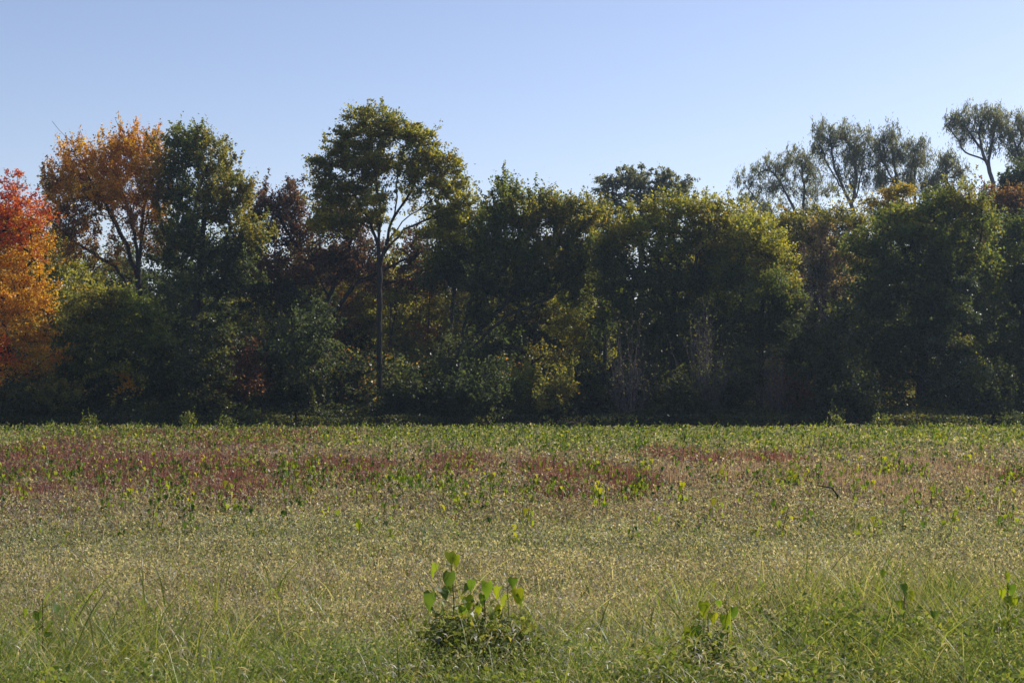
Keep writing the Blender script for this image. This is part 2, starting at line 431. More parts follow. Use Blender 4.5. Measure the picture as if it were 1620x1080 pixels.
T('oak_tree', 'dark wine red oak left of the tallest tree', 'tree', 102, 440,
  [(408, 325, 26, 32, 0, WINE), (432, 318, 20, 18, 0, WINE), (465, 315, 30, 28, 0, WINE), (450, 350, 38, 30, 0, WINE, .8), (405, 375, 34, 36, 0, G_DARK, .8), (480, 370, 34, 34, 0, WINE, .8),
   (440, 420, 60, 42, 0, WINE), (470, 465, 60, 40, 0, G_DARK), (410, 455, 45, 45, 0, G_DARK)],
  26000, R=0.26, mat=M_AUT, bare=40, leaf=0.19, limbs=[[(470, 640), (465, 500), (474, 400), (473, 350), (470, 320)], [(474, 400), (450, 360), (440, 325)], [(474, 380), (495, 345), (500, 320)], [(470, 440), (510, 420), (545, 370)]])
T('oak_tree', 'dark brownish red oak behind the slim trunk of the tallest tree', 'tree', 100, 545,
  [(520, 350, 32, 30, 0, WINE), (560, 365, 36, 34, 0, WINE, .8), (535, 400, 45, 36, 0, WINE), (500, 430, 40, 36, 0, WINE), (575, 420, 40, 36, 0, WINE, .8), (640, 390, 34, 30, 1, WINE, .8), (670, 430, 36, 40, 1, WINE), (620, 450, 45, 36, 1, WINE, .8)],
  24000, R=0.24, mat=M_AUT, bare=40, leaf=0.19, limbs=[[(500, 640), (505, 560), (520, 470), (545, 410), (565, 350)], [(520, 470), (495, 420), (470, 400)], [(512, 520), (560, 450), (620, 420), (660, 400)]])
T('tall_tree', 'tallest tree with a bare straight trunk and broad green crown', 'tree', 88, 601,  # right hand lobes painted yellower, as the sun lights that side
  [(575, 192, 26, 22, 0, G_YEL2), (610, 190, 30, 22, 0, G_YEL2), (545, 220, 28, 26, 0, G_YEL2), (590, 222, 34, 28, 0, G_YEL2), (635, 210, 30, 26, 0, G_YEL2), (665, 230, 28, 26, 0, G_YEL, .8),
   (515, 245, 20, 24, 0, G_YEL2), (560, 255, 38, 28, 0, G_OLIVE), (610, 255, 34, 26, 0, G_YEL2), (650, 262, 34, 26, 0, G_YEL2), (695, 255, 26, 26, 0, G_YEL2), (718, 268, 18, 18, 0, G_YEL, .8),
   (508, 285, 18, 24, 0, G_OLIVE), (540, 292, 32, 26, 0, G_OLIVE), (585, 288, 30, 22, 0, G_OLIVE, .8), (672, 292, 34, 22, 0, G_YEL, .9), (715, 300, 26, 26, 0, G_YEL), (520, 325, 28, 22, 0, G_YEL2, .9), (560, 325, 26, 20, 0, G_OLIVE, .8),
   (604, 318, 28, 22, -1, G_YEL2, .8), (695, 332, 30, 20, 0, G_YEL, .8), (728, 325, 16, 22, 0, G_YEL, .8), (655, 322, 24, 12, 1, G_YEL2, .2), (508, 352, 24, 20, 0, G_YEL2, 1.1), (545, 358, 26, 20, 0, G_OLIVE, 1), (590, 345, 24, 16, 0, G_YEL2, 1),
   (705, 362, 30, 20, 0, G_YEL, 1.1), (672, 375, 20, 12, 0, G_YEL2, .5), (720, 345, 22, 20, 0, G_YEL, 1), (625, 372, 16, 10, 0, G_YEL2, .4)],
  58000, R=0.185, leaf=0.165, clump=0.34, shape='layer', bare=50, bough=0.75, fillf=0.25,
  limbs=[[(601, 640), (600, 520), (600, 440), (598, 390), (600, 330), (590, 260), (585, 215)], [(601, 420), (612, 375), (626, 325), (628, 280), (640, 230)], [(610, 385), (635, 350), (665, 330), (700, 300)],
         [(599, 390), (582, 345), (560, 310), (530, 280)], [(622, 345), (650, 300), (665, 265), (680, 240)], [(606, 400), (640, 362), (680, 345), (712, 322)]])
T('broadleaf_tree', 'green tree with yellowish top right of the tallest trunk', 'tree', 94, 700,
  [(700, 355, 26, 24, 0, G_YEL), (735, 370, 30, 30, 0, G_OLIVE), (700, 400, 42, 34, 0, G_MID), (740, 430, 36, 40, 0, G_DARK), (690, 440, 36, 32, 0, G_DARK), (760, 340, 24, 24, 0, G_OLIVE, .6), (765, 395, 30, 34, 0, G_DARK)],
  20000, R=0.16, leaf=0.18)
T('leaning_tree', 'dark green tree with thick limbs leaning out to the right', 'tree', 90, 715,
  [(805, 310, 22, 30, 0, G_MID), (790, 345, 34, 34, 0, G_MID), (835, 345, 36, 36, 0, G_OLIVE), (875, 340, 26, 32, 0, G_OLIVE), (905, 352, 30, 34, 0, G_OLIVE), (930, 345, 20, 26, 0, G_OLIVE, .8), (850, 325, 22, 24, 0, G_MID, .8), (770, 380, 34, 34, 0, G_MID, .8), (820, 395, 45, 34, 0, G_MID),
   (875, 400, 45, 36, 0, G_OLIVE), (925, 405, 36, 40, 0, G_MID), (780, 440, 45, 36, 0, G_DARK), (840, 450, 45, 32, 0.5, G_DARK), (900, 450, 42, 32, 1, G_MID), (760, 490, 36, 32, 0, G_DARK, .6)],
  60000, R=0.24, shape='spiky', leaf=0.18, bare=50,
  limbs=[[(712, 640), (722, 560), (760, 480), (800, 420), (830, 350)], [(735, 545), (790, 490), (850, 420), (900, 370)], [(722, 575), (800, 500), (870, 470), (930, 420)], [(726, 560), (745, 470), (760, 400), (780, 340)]])
T('fallen_tree', 'low dark tree with crooked limbs stretching over the gap', 'tree', 93, 860,
  [(800, 540, 30, 16, 0, G_DARK, .5), (850, 570, 34, 20, 0, G_OLIVE, .5), (770, 560, 26, 26, 0, G_DARK, .6)],
  3500, R=0.16, bare=30, limbs=[[(862, 650), (850, 600), (822, 560), (780, 530), (740, 500)], [(850, 600), (840, 560), (800, 545), (760, 550)], [(840, 580), (880, 540), (900, 500)]])
T('broadleaf_tree', 'slim olive tree wedged between the leaning tree and the large rounded tree', 'tree', 92, 955,
  [(945, 345, 24, 26, 0, G_OLIVE), (965, 375, 26, 30, 0, G_OLIVE), (950, 415, 30, 34, 0, G_MID), (970, 460, 30, 36, 0, G_MID), (955, 520, 32, 40, 1, G_DARK), (905, 335, 18, 20, 1, G_OLIVE)],
  16000, R=0.14, leaf=0.17, shape='spiky')
T('feathery_tree', 'grey green tree peeking over the middle of the tree line', 'tree', 130, 1015,
  [(960, 298, 20, 18, 0, G_GREY), (990, 285, 26, 18, 0, G_GREY), (1020, 282, 24, 18, 0, G_GREY), (1055, 288, 24, 16, 0, G_GREY), (1083, 288, 14, 12, 0, G_GREY), (975, 325, 30, 20, 0, G_GREY), (1020, 315, 36, 24, 0, G_GREY), (1065, 310, 26, 18, 0, G_GREY), (990, 365, 32, 30, 0, G_GREY), (1040, 360, 34, 30, 0, G_GREY)],
  17000, R=0.3, leaf=0.23, clump=0.42, shape='layer')
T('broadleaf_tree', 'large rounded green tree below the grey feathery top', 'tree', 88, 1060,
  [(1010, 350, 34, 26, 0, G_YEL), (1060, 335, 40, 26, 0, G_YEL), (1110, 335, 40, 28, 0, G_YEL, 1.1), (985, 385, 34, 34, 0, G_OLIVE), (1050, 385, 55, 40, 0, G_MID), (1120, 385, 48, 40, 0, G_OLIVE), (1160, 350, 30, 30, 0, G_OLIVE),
   (990, 440, 45, 45, 0, G_DARK), (1060, 445, 60, 45, -0.5, G_DARK), (1130, 440, 50, 45, 0, G_MID), (1000, 510, 50, 45, 0, G_DARK), (1080, 520, 60, 50, 0, G_DARK), (1150, 510, 40, 50, 0, G_DARK), (1030, 585, 60, 45, 0, G_SHADE), (1110, 595, 60, 40, 0, G_SHADE), (1145, 395, 36, 40, 0, G_OLIVE), (965, 420, 30, 50, 0, G_DARK)],
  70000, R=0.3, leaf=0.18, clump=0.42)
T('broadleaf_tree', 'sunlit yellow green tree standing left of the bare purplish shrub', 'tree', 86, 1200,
  [(1190, 370, 34, 28, 0, G_YEL), (1225, 400, 36, 30, 0, G_YEL, 1.2), (1180, 410, 40, 40, 0, G_OLIVE), (1235, 435, 30, 32, 0, G_YEL), (1200, 455, 50, 36, -0.5, G_MID), (1235, 480, 30, 36, 0, G_MID), (1190, 510, 48, 40, 0, G_DARK), (1180, 560, 45, 40, 0, G_DARK), (1240, 530, 30, 38, 0, G_DARK), (1210, 600, 55, 40, 0, G_SHADE), (1255, 480, 24, 34, 0, G_MID), (1160, 430, 30, 34, 0, G_MID), (1255, 585, 30, 40, 0, G_DARK)],
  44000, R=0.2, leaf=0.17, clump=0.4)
W = dict(R=0.22, leaf=0.22, clump=0.42, per=30, dens=1.05, bough=1.0, shape='willow', bare=60, bark=M_BARK2, group='willow like trees rising behind the right end')
T('willow_tree', 'feathery grey tree, leftmost of those towering behind the right end', 'tree', 138, 1240,
  [(1185, 285, 20, 18, 0, G_GREY, .8), (1215, 270, 24, 22, 0, G_GREY, .9), (1255, 255, 30, 24, 0, G_GREY), (1285, 265, 22, 26, 0, G_GREY), (1200, 310, 30, 20, 0, G_GREY, .6), (1245, 300, 36, 26, 0, G_GREY, .7), (1290, 305, 24, 26, 0, G_GREY), (1215, 340, 40, 22, 0, G_GREY, .6), (1275, 350, 36, 26, 0, G_GREY, .7)],
  15000, limbs=[[(1280, 560), (1275, 390), (1262, 340), (1235, 285), (1215, 262)], [(1268, 350), (1275, 300), (1268, 255)], [(1272, 400), (1245, 360), (1200, 320), (1180, 290)]], **W)
T('willow_tree', 'airy grey tree with forked trunk behind the golden crown', 'tree', 136, 1350,
  [(1305, 215, 24, 18, 0, G_GREY), (1335, 210, 24, 18, 0, G_GREY), (1365, 222, 18, 22, 0, G_GREY), (1300, 245, 18, 20, 0, G_GREY, .7), (1335, 245, 30, 20, 0, G_GREY, .8), (1368, 262, 18, 26, 0, G_GREY), (1320, 280, 24, 20, 0, G_GREY, .3), (1350, 300, 30, 22, 0, G_GREY, .35)],
  12500, limbs=[[(1352, 560), (1352, 330), (1335, 295), (1322, 265), (1315, 215)], [(1350, 325), (1357, 280), (1352, 240), (1340, 215)], [(1335, 300), (1312, 260), (1300, 225)], [(1354, 320), (1368, 260)]], **W)
T('willow_tree', 'dense topped grey tree just above the golden crown', 'tree', 137, 1425,
  [(1415, 212, 20, 16, 0, G_GREY), (1405, 238, 26, 22, 0, G_GREY, 1.2), (1430, 245, 22, 22, 0, G_GREY), (1460, 235, 18, 16, 0, G_GREY), (1455, 262, 24, 22, 0, G_GREY), (1405, 275, 22, 22, 0, G_GREY, .7), (1440, 290, 30, 18, 0, G_GREY), (1390, 290, 20, 20, 0, G_GREY)],
  14000, limbs=[[(1425, 560), (1424, 330), (1420, 280), (1412, 215)], [(1422, 300), (1400, 255), (1390, 235)], [(1448, 330), (1450, 270), (1460, 230)]], **W)
T('willow_tree', 'thin short grey tree in the dip of the far treetops', 'tree', 139, 1500,
  [(1500, 258, 20, 14, 0, G_GREY), (1490, 282, 22, 16, 0, G_GREY), (1520, 272, 18, 16, 0, G_GREY, .8), (1505, 305, 28, 14, 0, G_GREY), (1475, 300, 16, 14, 0, G_GREY)],
  7000, limbs=[[(1500, 560), (1502, 330), (1500, 290), (1500, 250)]], **W)
T('willow_tree', 'tall umbrella shaped grey tree with a bare leaning trunk', 'tree', 134, 1575,
  [(1510, 195, 18, 12, 0, G_GREY), (1535, 185, 24, 14, 0, G_GREY), (1565, 178, 24, 12, 0, G_GREY), (1585, 190, 18, 16, 0, G_GREY), (1525, 208, 20, 14, 0, G_GREY, .7), (1560, 205, 24, 16, 0, G_GREY, .6), (1570, 235, 14, 18, 0, G_GREY, .6), (1585, 215, 14, 16, 0, G_GREY, .7)],
  9000, limbs=[[(1585, 560), (1574, 290), (1566, 262), (1555, 235), (1535, 205), (1520, 190)], [(1566, 262), (1572, 225), (1580, 190)], [(1562, 252), (1530, 240), (1515, 215), (1500, 195)], [(1558, 242), (1552, 210), (1560, 180)]], **W)
T('willow_tree', 'grey tree cut by the right edge of the far treetops', 'tree', 136, 1625,
  [(1612, 195, 18, 18, 0, G_GREY), (1640, 200, 30, 26, 0, G_GREY), (1605, 225, 18, 18, 0, G_GREY), (1620, 250, 18, 18, 0, G_GREY), (1650, 250, 24, 30, 0, G_GREY)],
  9000, limbs=[[(1635, 560), (1632, 300), (1618, 250), (1605, 215)], [(1630, 290), (1640, 220)]], **W)
T('dark_tree', 'dark dense evergreen in the upper right corner of the woods', 'tree', 118, 1615,
  [(1605, 285, 18, 18, 0, G_DARK), (1620, 275, 20, 20, 0, G_DARK), (1640, 290, 34, 34, 0, G_DARK), (1595, 305, 22, 18, 0, G_DARK), (1625, 340, 36, 40, 0, G_DARK)],
  16000, R=0.22, leaf=0.2)
T('maple_tree', 'golden yellow maple crown poking out above the dark green mass', 'tree', 101, 1410,
  [(1439, 303, 13, 11, 0, GOLD2), (1412, 307, 15, 10, 0, GOLD2), (1384, 322, 13, 9, 0, GOLD2), (1412, 326, 30, 13, 0, GOLD2), (1395, 350, 26, 18, 0, G_OLIVE), (1430, 365, 32, 26, 0, G_OLIVE)],
  9000, R=0.18, mat=M_AUT, shape='layer', leaf=0.17)
T('sumac_tree', 'reddish brown round crown at the far right of the woods', 'tree', 96, 1590,
  [(1570, 315, 20, 20, 0, RUST), (1592, 322, 20, 18, 0, WINE), (1612, 330, 20, 20, 0, RUST), (1580, 345, 28, 20, 0, RUST), (1620, 370, 28, 30, 0, G_DARK), (1630, 340, 20, 25, 0, WINE)],
  13000, R=0.18, mat=M_AUT, leaf=0.17)
T('broadleaf_tree', 'hazy olive tree between sunlit green tree and golden crown', 'tree', 95, 1310,
  [(1270, 370, 30, 26, 0, G_OLIVE), (1310, 350, 36, 26, 0, G_OLIVE), (1350, 345, 30, 22, 0, G_OLIVE), (1240, 350, 24, 20, 0, G_OLIVE), (1300, 395, 45, 34, -1, TWIGGY), (1310, 440, 36, 34, -1.5, TWIGGY), (1345, 390, 34, 34, 0, G_OLIVE), (1300, 450, 50, 50, 0, G_DARK)],
  22000, R=0.2, leaf=0.18)
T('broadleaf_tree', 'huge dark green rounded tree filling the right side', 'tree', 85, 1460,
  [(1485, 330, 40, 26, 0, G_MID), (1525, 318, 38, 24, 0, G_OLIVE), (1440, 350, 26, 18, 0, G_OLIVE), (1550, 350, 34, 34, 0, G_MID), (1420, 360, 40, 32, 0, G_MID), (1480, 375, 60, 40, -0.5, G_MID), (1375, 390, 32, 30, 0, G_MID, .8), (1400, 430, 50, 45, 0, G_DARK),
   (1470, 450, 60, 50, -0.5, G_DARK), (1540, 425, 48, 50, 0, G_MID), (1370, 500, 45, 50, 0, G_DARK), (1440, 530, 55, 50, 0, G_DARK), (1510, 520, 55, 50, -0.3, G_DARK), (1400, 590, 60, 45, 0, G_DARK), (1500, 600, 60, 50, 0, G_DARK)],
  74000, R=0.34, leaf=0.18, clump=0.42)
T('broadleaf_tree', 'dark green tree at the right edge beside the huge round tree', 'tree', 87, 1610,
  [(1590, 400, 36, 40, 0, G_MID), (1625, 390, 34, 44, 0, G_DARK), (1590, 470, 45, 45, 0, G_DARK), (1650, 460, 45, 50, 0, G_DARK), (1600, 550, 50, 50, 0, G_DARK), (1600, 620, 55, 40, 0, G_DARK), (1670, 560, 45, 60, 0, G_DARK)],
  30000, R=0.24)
T('vine_column', 'glossy vine smothering a snag in front of the huge round tree', 'vine', 81, 1505,
  [(1530, 448, 16, 14, 0, G_SHINY), (1512, 475, 20, 14, 0, G_MID), (1535, 500, 18, 14, 0, G_SHINY), (1500, 515, 18, 13, 0, G_MID), (1478, 540, 18, 16, 0, G_SHINY), (1525, 545, 22, 14, 0, G_OLIVE), (1500, 572, 26, 16, 0, G_SHINY), (1545, 590, 26, 16, 0, G_MID),
   (1480, 605, 28, 16, 0, G_SHINY), (1520, 620, 32, 18, 0, G_SHINY), (1560, 640, 30, 16, 0, G_DARK)],
  9000, R=0.08, leaf=0.16, clump=0.26, shape='layer', crown='foliage', trunk='stem', up=0.8, mat=M_SHINY, sprig=0.5)
T('sapling', 'slender bright yellow green sapling in the gap of the tree line', 'tree', 97, 925,
  [(915, 432, 22, 12, 0, G_YEL), (935, 460, 24, 16, 0, G_YEL), (905, 490, 26, 16, 0, G_YEL), (940, 510, 24, 20, 0, G_YEL), (920, 545, 30, 22, 0, G_YEL), (885, 520, 24, 14, 0, G_YEL), (950, 560, 24, 30, 0, G_YEL), (900, 590, 30, 22, 0, G_YEL)],
  14000, R=0.08, shape='layer', leaf=0.17)
T('sapling', 'thin yellow leaved sapling left of the tall bare trunk', 'tree', 106, 575,
  [(560, 455, 26, 14, 0, G_YEL), (575, 500, 30, 20, 0, G_YEL), (550, 540, 34, 24, 0, G_YEL), (580, 570, 26, 24, 0, G_YEL), (545, 590, 30, 20, 0, G_OLIVE)],
  9000, R=0.08, shape='layer')
T('sapling', 'crooked double stemmed sapling right of the tall bare trunk', 'tree', 99, 618,
  [(625, 470, 26, 16, 1, G_YEL), (640, 510, 24, 20, 1, G_OLIVE), (615, 540, 20, 24, 1.5, G_YEL), (650, 560, 22, 26, 1, G_OLIVE)],
  6000, R=0.09, shape='layer', bare=20, limbs=[[(610, 640), (614, 560), (622, 510), (636, 460), (640, 410)], [(616, 540), (618, 480), (612, 440)]])
T('sapling', 'thin tawny leaved sapling midway to the leaning tree', 'tree', 101, 675,
  [(680, 450, 26, 20, 1, GOLD, .6), (690, 490, 30, 20, 1, G_OLIVE), (665, 520, 24, 24, 1, RUST), (700, 540, 30, 24, 1, G_OLIVE), (670, 570, 26, 20, 1, G_YEL)],
  7000, R=0.09, shape='layer', bare=20, limbs=[[(675, 640), (676, 540), (680, 470), (678, 430)]])

# bare shrubs
def bare_shrub(label, D, px, py, rx, ry, n, seed, leaves=400, pal=TWIGGY):
    rg = np.random.default_rng(seed)
    bx = P(px, HY, D)[0]
    cx, cz = P(px, py, D); rx = rx / F * D; rz = ry / F * D
    pos, par, r = [np.array([bx, D, -0.1])], [-1], [0.05]
    H0 = cz + rz
    for k in range(n // 6):
        a = np.clip(rg.normal() * 0.5, -1.1, 1.1); dep = rg.normal() * 0.6
        hgt = H0 * rg.uniform(0.35, 1.0) * (1 - 0.25 * a * a)
        tip = np.array([cx + a * rx, D + dep, hgt]); base = np.array([bx + a * rx * 0.15 + rg.normal() * 0.1, D + dep * 0.2, 0.05])
        nseg = 7; prev = 0; bowx = rg.normal() * 0.12
        for q in range(nseg + 1):
            t = q / nseg; pnt = base + (tip - base) * t + np.array([bowx * math.sin(t * 3.1) + a * rx * 0.12 * t * t, 0, 0.1 * math.sin(t * 3.1)]) + rg.normal(size=3) * 0.02
            pos.append(pnt); par.append(prev if q else 0); r.append(0.019 * (1 - t) + 0.006); prev = len(pos) - 1
            if q >= 2 and rg.random() < 0.8:
                dr = np.array([rg.normal() * 0.5 + a * 0.4, rg.normal() * 0.4, 0.8]); dr /= np.linalg.norm(dr); pp_ = prev
                for z_ in range(3):
                    pos.append(pos[pp_] + dr * rg.uniform(0.12, 0.28) + rg.normal(size=3) * 0.03); par.append(pp_); r.append(0.009 - 0.001 * z_); pp_ = len(pos) - 1
    pos, par, r = np.array(pos), np.array(par), np.array(r)
    V, Q = tubes(pos, par, r, 4); o0 = np.array([bx, D, 0])
    root = tag(empty('bare_shrub', (bx, D, 0)), label, 'shrub', 'bare twiggy shrubs along the tree line')
    mesh('stem', V - o0, Q, None, M_TWIG, root)
    pc = pos[rg.integers(0, len(pos), leaves)] + rg.normal(size=(leaves, 3)) * 0.1
    pc = pc[pc[:, 2] > 0.3]
    LV, LQ = leaf_quads(pc, 0.12, 0.07, rg)
    c = pick(pal, len(pc), rg)
    mesh('foliage', LV - o0, LQ, np.repeat(c, 4, 0), M_AUT, root)


bare_shrub('bare greyish shrub right of the bright sapling', 78, 992, 550, 40, 60, 240, 1)
bare_shrub('pale fan shaped twiggy shrub with few leaves, widest of the bare ones', 78, 1110, 545, 52, 62, 330, 2, 900, G_OLIVE)
bare_shrub('purplish bare shrub left of the huge round tree', 84, 1305, 440, 42, 70, 420, 3, 900)
bare_shrub('low brown twiggy shrub at the foot of the huge round tree', 79, 1225, 600, 34, 50, 220, 4, 500, RUST)

# understory bushes hiding the feet of the trees
UB = [(-20, 640, 80, 34, G_SHADE, 'dark low bush below the red maple'), (95, 635, 45, 34, G_OLIVE, 'olive bush right of the red maple foot'), (285, 600, 45, 65, G_SHADE, 'dark thicket right of the low rounded tree'),
      (335, 560, 45, 90, G_SHADE, 'dark bush below the tall olive tree'), (375, 600, 45, 60, WINE, 'brownish bush with dry leaves near the wine red oak'), (430, 560, 50, 60, G_SHINY, 'glinting green bush below the wine red oak'),
      (490, 545, 45, 75, G_SHINY, 'shiny leaved bush, tallest left of the tall bare trunk'), (530, 610, 55, 50, G_SHADE, 'nearly black bush left of the tall bare trunk'), (455, 625, 50, 40, G_SHADE, 'low dark bush under the glinting green one'),
      (660, 620, 50, 42, G_SHADE, 'black green bush right of the tall bare trunk'), (715, 590, 45, 60, G_SHADE, 'dark bush at the foot of the leaning tree'), (755, 610, 40, 45, G_SHINY, 'pale speckled bush below the leaning limbs'), (800, 625, 30, 30, G_MID, 'small whitish speckled bush near the gap'),
      (830, 605, 20, 24, G_YEL, 'tawny yellow bush in the gap'), (880, 615, 34, 36, G_OLIVE, 'olive bush with yellow tips in the gap'), (940, 615, 40, 42, G_SHADE, 'dark bush right of the gap'), (1010, 620, 45, 40, G_SHADE, 'dark low bush below the bare greyish shrub'),
      (1090, 625, 45, 38, G_SHADE, 'dark low bush below the pale fan shaped shrub'), (1160, 620, 40, 45, G_SHADE, 'dark low bush below the sunlit tree'), (1265, 560, 34, 80, G_SHADE, 'dark tall bush under the purplish bare shrub'),
      (1320, 560, 45, 80, G_SHADE, 'wide dark bush left of the huge round tree'), (1255, 630, 40, 34, WINE, 'brown low bush with dry stems'), (1345, 625, 45, 36, G_SHADE, 'dark low bush at the foot of the huge round tree'), (1570, 630, 45, 36, G_SHADE, 'dark low bush right of the glossy vine')]
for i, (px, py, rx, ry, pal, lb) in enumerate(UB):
    tree('bush', lb, 'bush', 77 + (i * 37 % 11) * 0.6, px, [(px, py, rx, ry, 0, pal), (px - rx * .4, py + ry * .4, rx * .7, ry * .7, -0.4, pal, .6), (px + rx * .5, py - ry * .3, rx * .5, ry * .6, 0.2, pal, .5), (px, 648, rx * 1.0, 16, 0, G_SHADE, 1.2)],
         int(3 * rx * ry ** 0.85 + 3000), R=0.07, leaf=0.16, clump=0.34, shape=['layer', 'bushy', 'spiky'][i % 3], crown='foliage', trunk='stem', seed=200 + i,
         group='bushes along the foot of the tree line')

def mass(name, label, n, xlim, ylim, hfun, leaf, pal, seed, mat=None):
    rg = np.random.default_rng(seed)
    x = rg.uniform(*xlim, n); y = rg.uniform(*ylim, n)
    h = hfun(x, y, rg); z = h * rg.random(n) ** 0.55
    keep = fbm(x * 0.9 + z * 0.7, y * 0.9 + z * 1.1, seed) > 0.36
    x, y, z = x[keep], y[keep], z[keep]
    V, Q = leaf_quads(np.stack([x, y, z], 1), leaf * rg.uniform(.7, 1.3, len(x)), leaf * 0.6, rg)
    ci = (fbm(x * 0.35, y * 0.35, seed + 3) * 1.7 - 0.35 + rg.normal(size=len(x)) * 0.12).clip(0, 0.999)
    cs = np.array([p[0] for p in pal]); c = cs[(ci * len(cs)).astype(int)] * rg.uniform(.75, 1.25, (len(x), 1))
    tag(mesh(name, V, Q, np.repeat(c, 4, 0), mat or M_LEAF), label, 'undergrowth', kind='stuff')


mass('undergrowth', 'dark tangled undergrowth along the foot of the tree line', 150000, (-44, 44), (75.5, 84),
     lambda x, y, rg: 0.4 + 1.9 * np.clip((y - 75) / 6, 0.25, 1) * fbm(x * 0.33, y * 0.3, 3) ** 1.0, 0.15, G_SHADE, 61)
mass('wood_floor_growth', 'shaded undergrowth filling the wood behind the front trees', 170000, (-60, 60), (86, 118),
     lambda x, y, rg: 0.6 + 5.5 * fbm(x * 0.2, y * 0.2, 8), 0.24, [p for q in (G_DARK, G_DARK, G_OLIVE, RUST) for p in q], 62)
mass('far_wood', 'mass of distant trees closing the wood at the back', 170000, (-110, 110), (142, 158),
     lambda x, y, rg: 5.0 + 6.5 * fbm(x * 0.12, y * 0.12, 9), 0.42, [p for q in (G_DARK, G_DARK, G_OLIVE, RUST) for p in q], 63)

# the wood behind: copies of five protos
protos = []
for k, (pal, h) in enumerate([(G_DARK, 1), (G_OLIVE, .95), (RUST, .9), (G_YEL, .8), (WINE, .95)]):
    o = tree('wood_tree', 'x', 'tree', 110, 810, [(810, 430, 70, 60, 0, pal), (770, 480, 60, 60, 0, pal), (850, 490, 60, 60, 0, pal), (810, 550, 80, 60, 0, G_DARK), (790, 390, 40, 36, 0, pal)],
             17000, R=0.2, leaf=0.24, clump=0.5, seed=300 + k, mat=M_AUT if k in (2, 4) else M_LEAF)
    protos.append(o)
NEAR = [(60, 'the red maple'), (190, 'the rusty orange maple'), (320, 'the tall olive tree'), (450, 'the wine red oak'), (600, 'the tallest tree'), (720, 'the yellow topped green tree'), (840, 'the leaning tree'), (925, 'the bright sapling'),
        (1060, 'the large rounded tree'), (1200, 'the sunlit tree'), (1310, 'the purplish bare shrub'), (1460, 'the huge round tree'), (1610, 'the dark tree at the right edge')]
KIND = ['dark green', 'olive green', 'rust brown', 'yellow green', 'wine brown']
used = set(); first = [True] * 5
used_lab = set(); TL_ = []
rb = np.random.default_rng(5)
row = [(px + rb.uniform(-14, 14), 108 + rb.uniform(-3, 4)) for px in range(-120, 2120, 66)] + [(px + rb.uniform(-20, 20), 122 + rb.uniform(-4, 4)) for px in range(-150, 1800, 110)] + [(px, 90 + rb.uniform(-3, 3)) for px in range(1760, 2150, 75)]  # trees past the right edge are unseen, added to shade the wood's foot
for i, (px, D) in enumerate(row):
    k = int(rb.choice(5, p=[.38, .22, .12, .16, .12]))
    if 470 < px < 760: k = [3, 1, 2, 3][i % 4]  # mostly yellow green here, painting sunlit foliage glimpsed between the trunks
    src = protos[k]
    if first[k]: r = src; first[k] = False
    else:
        r = src.copy(); COL.objects.link(r)
        for ch in src.children:
            c = ch.copy(); COL.objects.link(c); c.parent = r
    r.location = ((px - 810) / F * D, D, 0); r.rotation_euler.z = rb.uniform(0, 6.28)
    s = rb.uniform(0.82, 1.05) * (1.08 if px > 1150 or px < 60 else 0.95); r.scale = (s, s, s * rb.uniform(.9, 1.08))
    nm = min(NEAR, key=lambda q: abs(q[0] - px))[1]
    depth = 'deep in the wood' if D > 115 else 'standing'
    lab = f'{KIND[k]} tree {depth} behind {nm}'
    TL_.append((lab, px, r))
    tag(r, lab, 'tree', 'trees of the wood behind the front row')

single_out(TL_)


for i, (px, hp, lb) in enumerate([(143, 9, 'thin pale weed at the field edge left of the low rounded tree'), (298, 11, 'feathery pale weed at the field edge right of the low rounded tree'),
                                  (357, 6, 'small leafy weed at the field edge below the brownish bush'), (1318, 8, 'spindly weed at the field edge below the purplish shrub'), (1392, 7, 'small ragged weed at the field edge below the huge round tree')]):
    tree('edge_weed', lb, 'weed', 67.5 + (i % 4), px, [(px, 664 - hp * .4, 3 + hp * .2, hp * .7, 0, G_MID), (px + 7, 665, 7, 5, 0, G_MID), (px - 8, 668, 6, 4, 0, G_MID)], 250 + 22 * hp, R=0.012, leaf=0.09, clump=0.16, per=16, bough=0.2, dens=1, shape='spiky',
         crown='foliage', trunk='stem', seed=500 + i, rtip=0.004, group='tall weeds along the far edge of the field')


# ------------------------------------------------------------------ the field
FAR = 64.0
CAN = 0.55


def canopy(x, y):
    """local height of the weed canopy"""
    return CAN * (0.62 + 0.62 * fbm(x * 0.9, y * 0.9, 31) + 0.25 * (fbm(x * 3.1, y * 3.1, 37) - 0.5)) * np.clip((FAR + 1.5 - y) / 2.0, 0.5, 1) + np.clip((10.6 - y + np.clip(x, -1, 4) * 0.35) / 2.5, 0, 1) * (0.10 + 0.30 * fbm(x * 1.1, y * 1.1, 41))


def W2(px, py, rx, ry):
    D = 1.85 * F / (py - HY); x = (px - 810) / F * D
    return x, D, rx / F * D, ry * D * D / (1.85 * F)


REDP = [W2(*a) for a in [(330, 681, 280, 7), (170, 692, 95, 20), (210, 735, 200, 28), (455, 738, 95, 24), (340, 688, 150, 12), (560, 735, 55, 16), (40, 768, 60, 22), (870, 742, 50, 22), (985, 742, 50, 22), (1090, 712, 60, 12), (1200, 716, 50, 10), (60, 715, 60, 20), (430, 690, 80, 12), (715, 725, 60, 12), (1600, 745, 30, 20)]]
SOFT = [W2(*a) for a in [(260, 725, 420, 52), (950, 735, 330, 34)]]
PINKP = [W2(*a) for a in [(1330, 742, 70, 18), (1180, 735, 60, 12), (1380, 760, 80, 14), (1500, 735, 60, 12), (1060, 740, 30, 12)]]


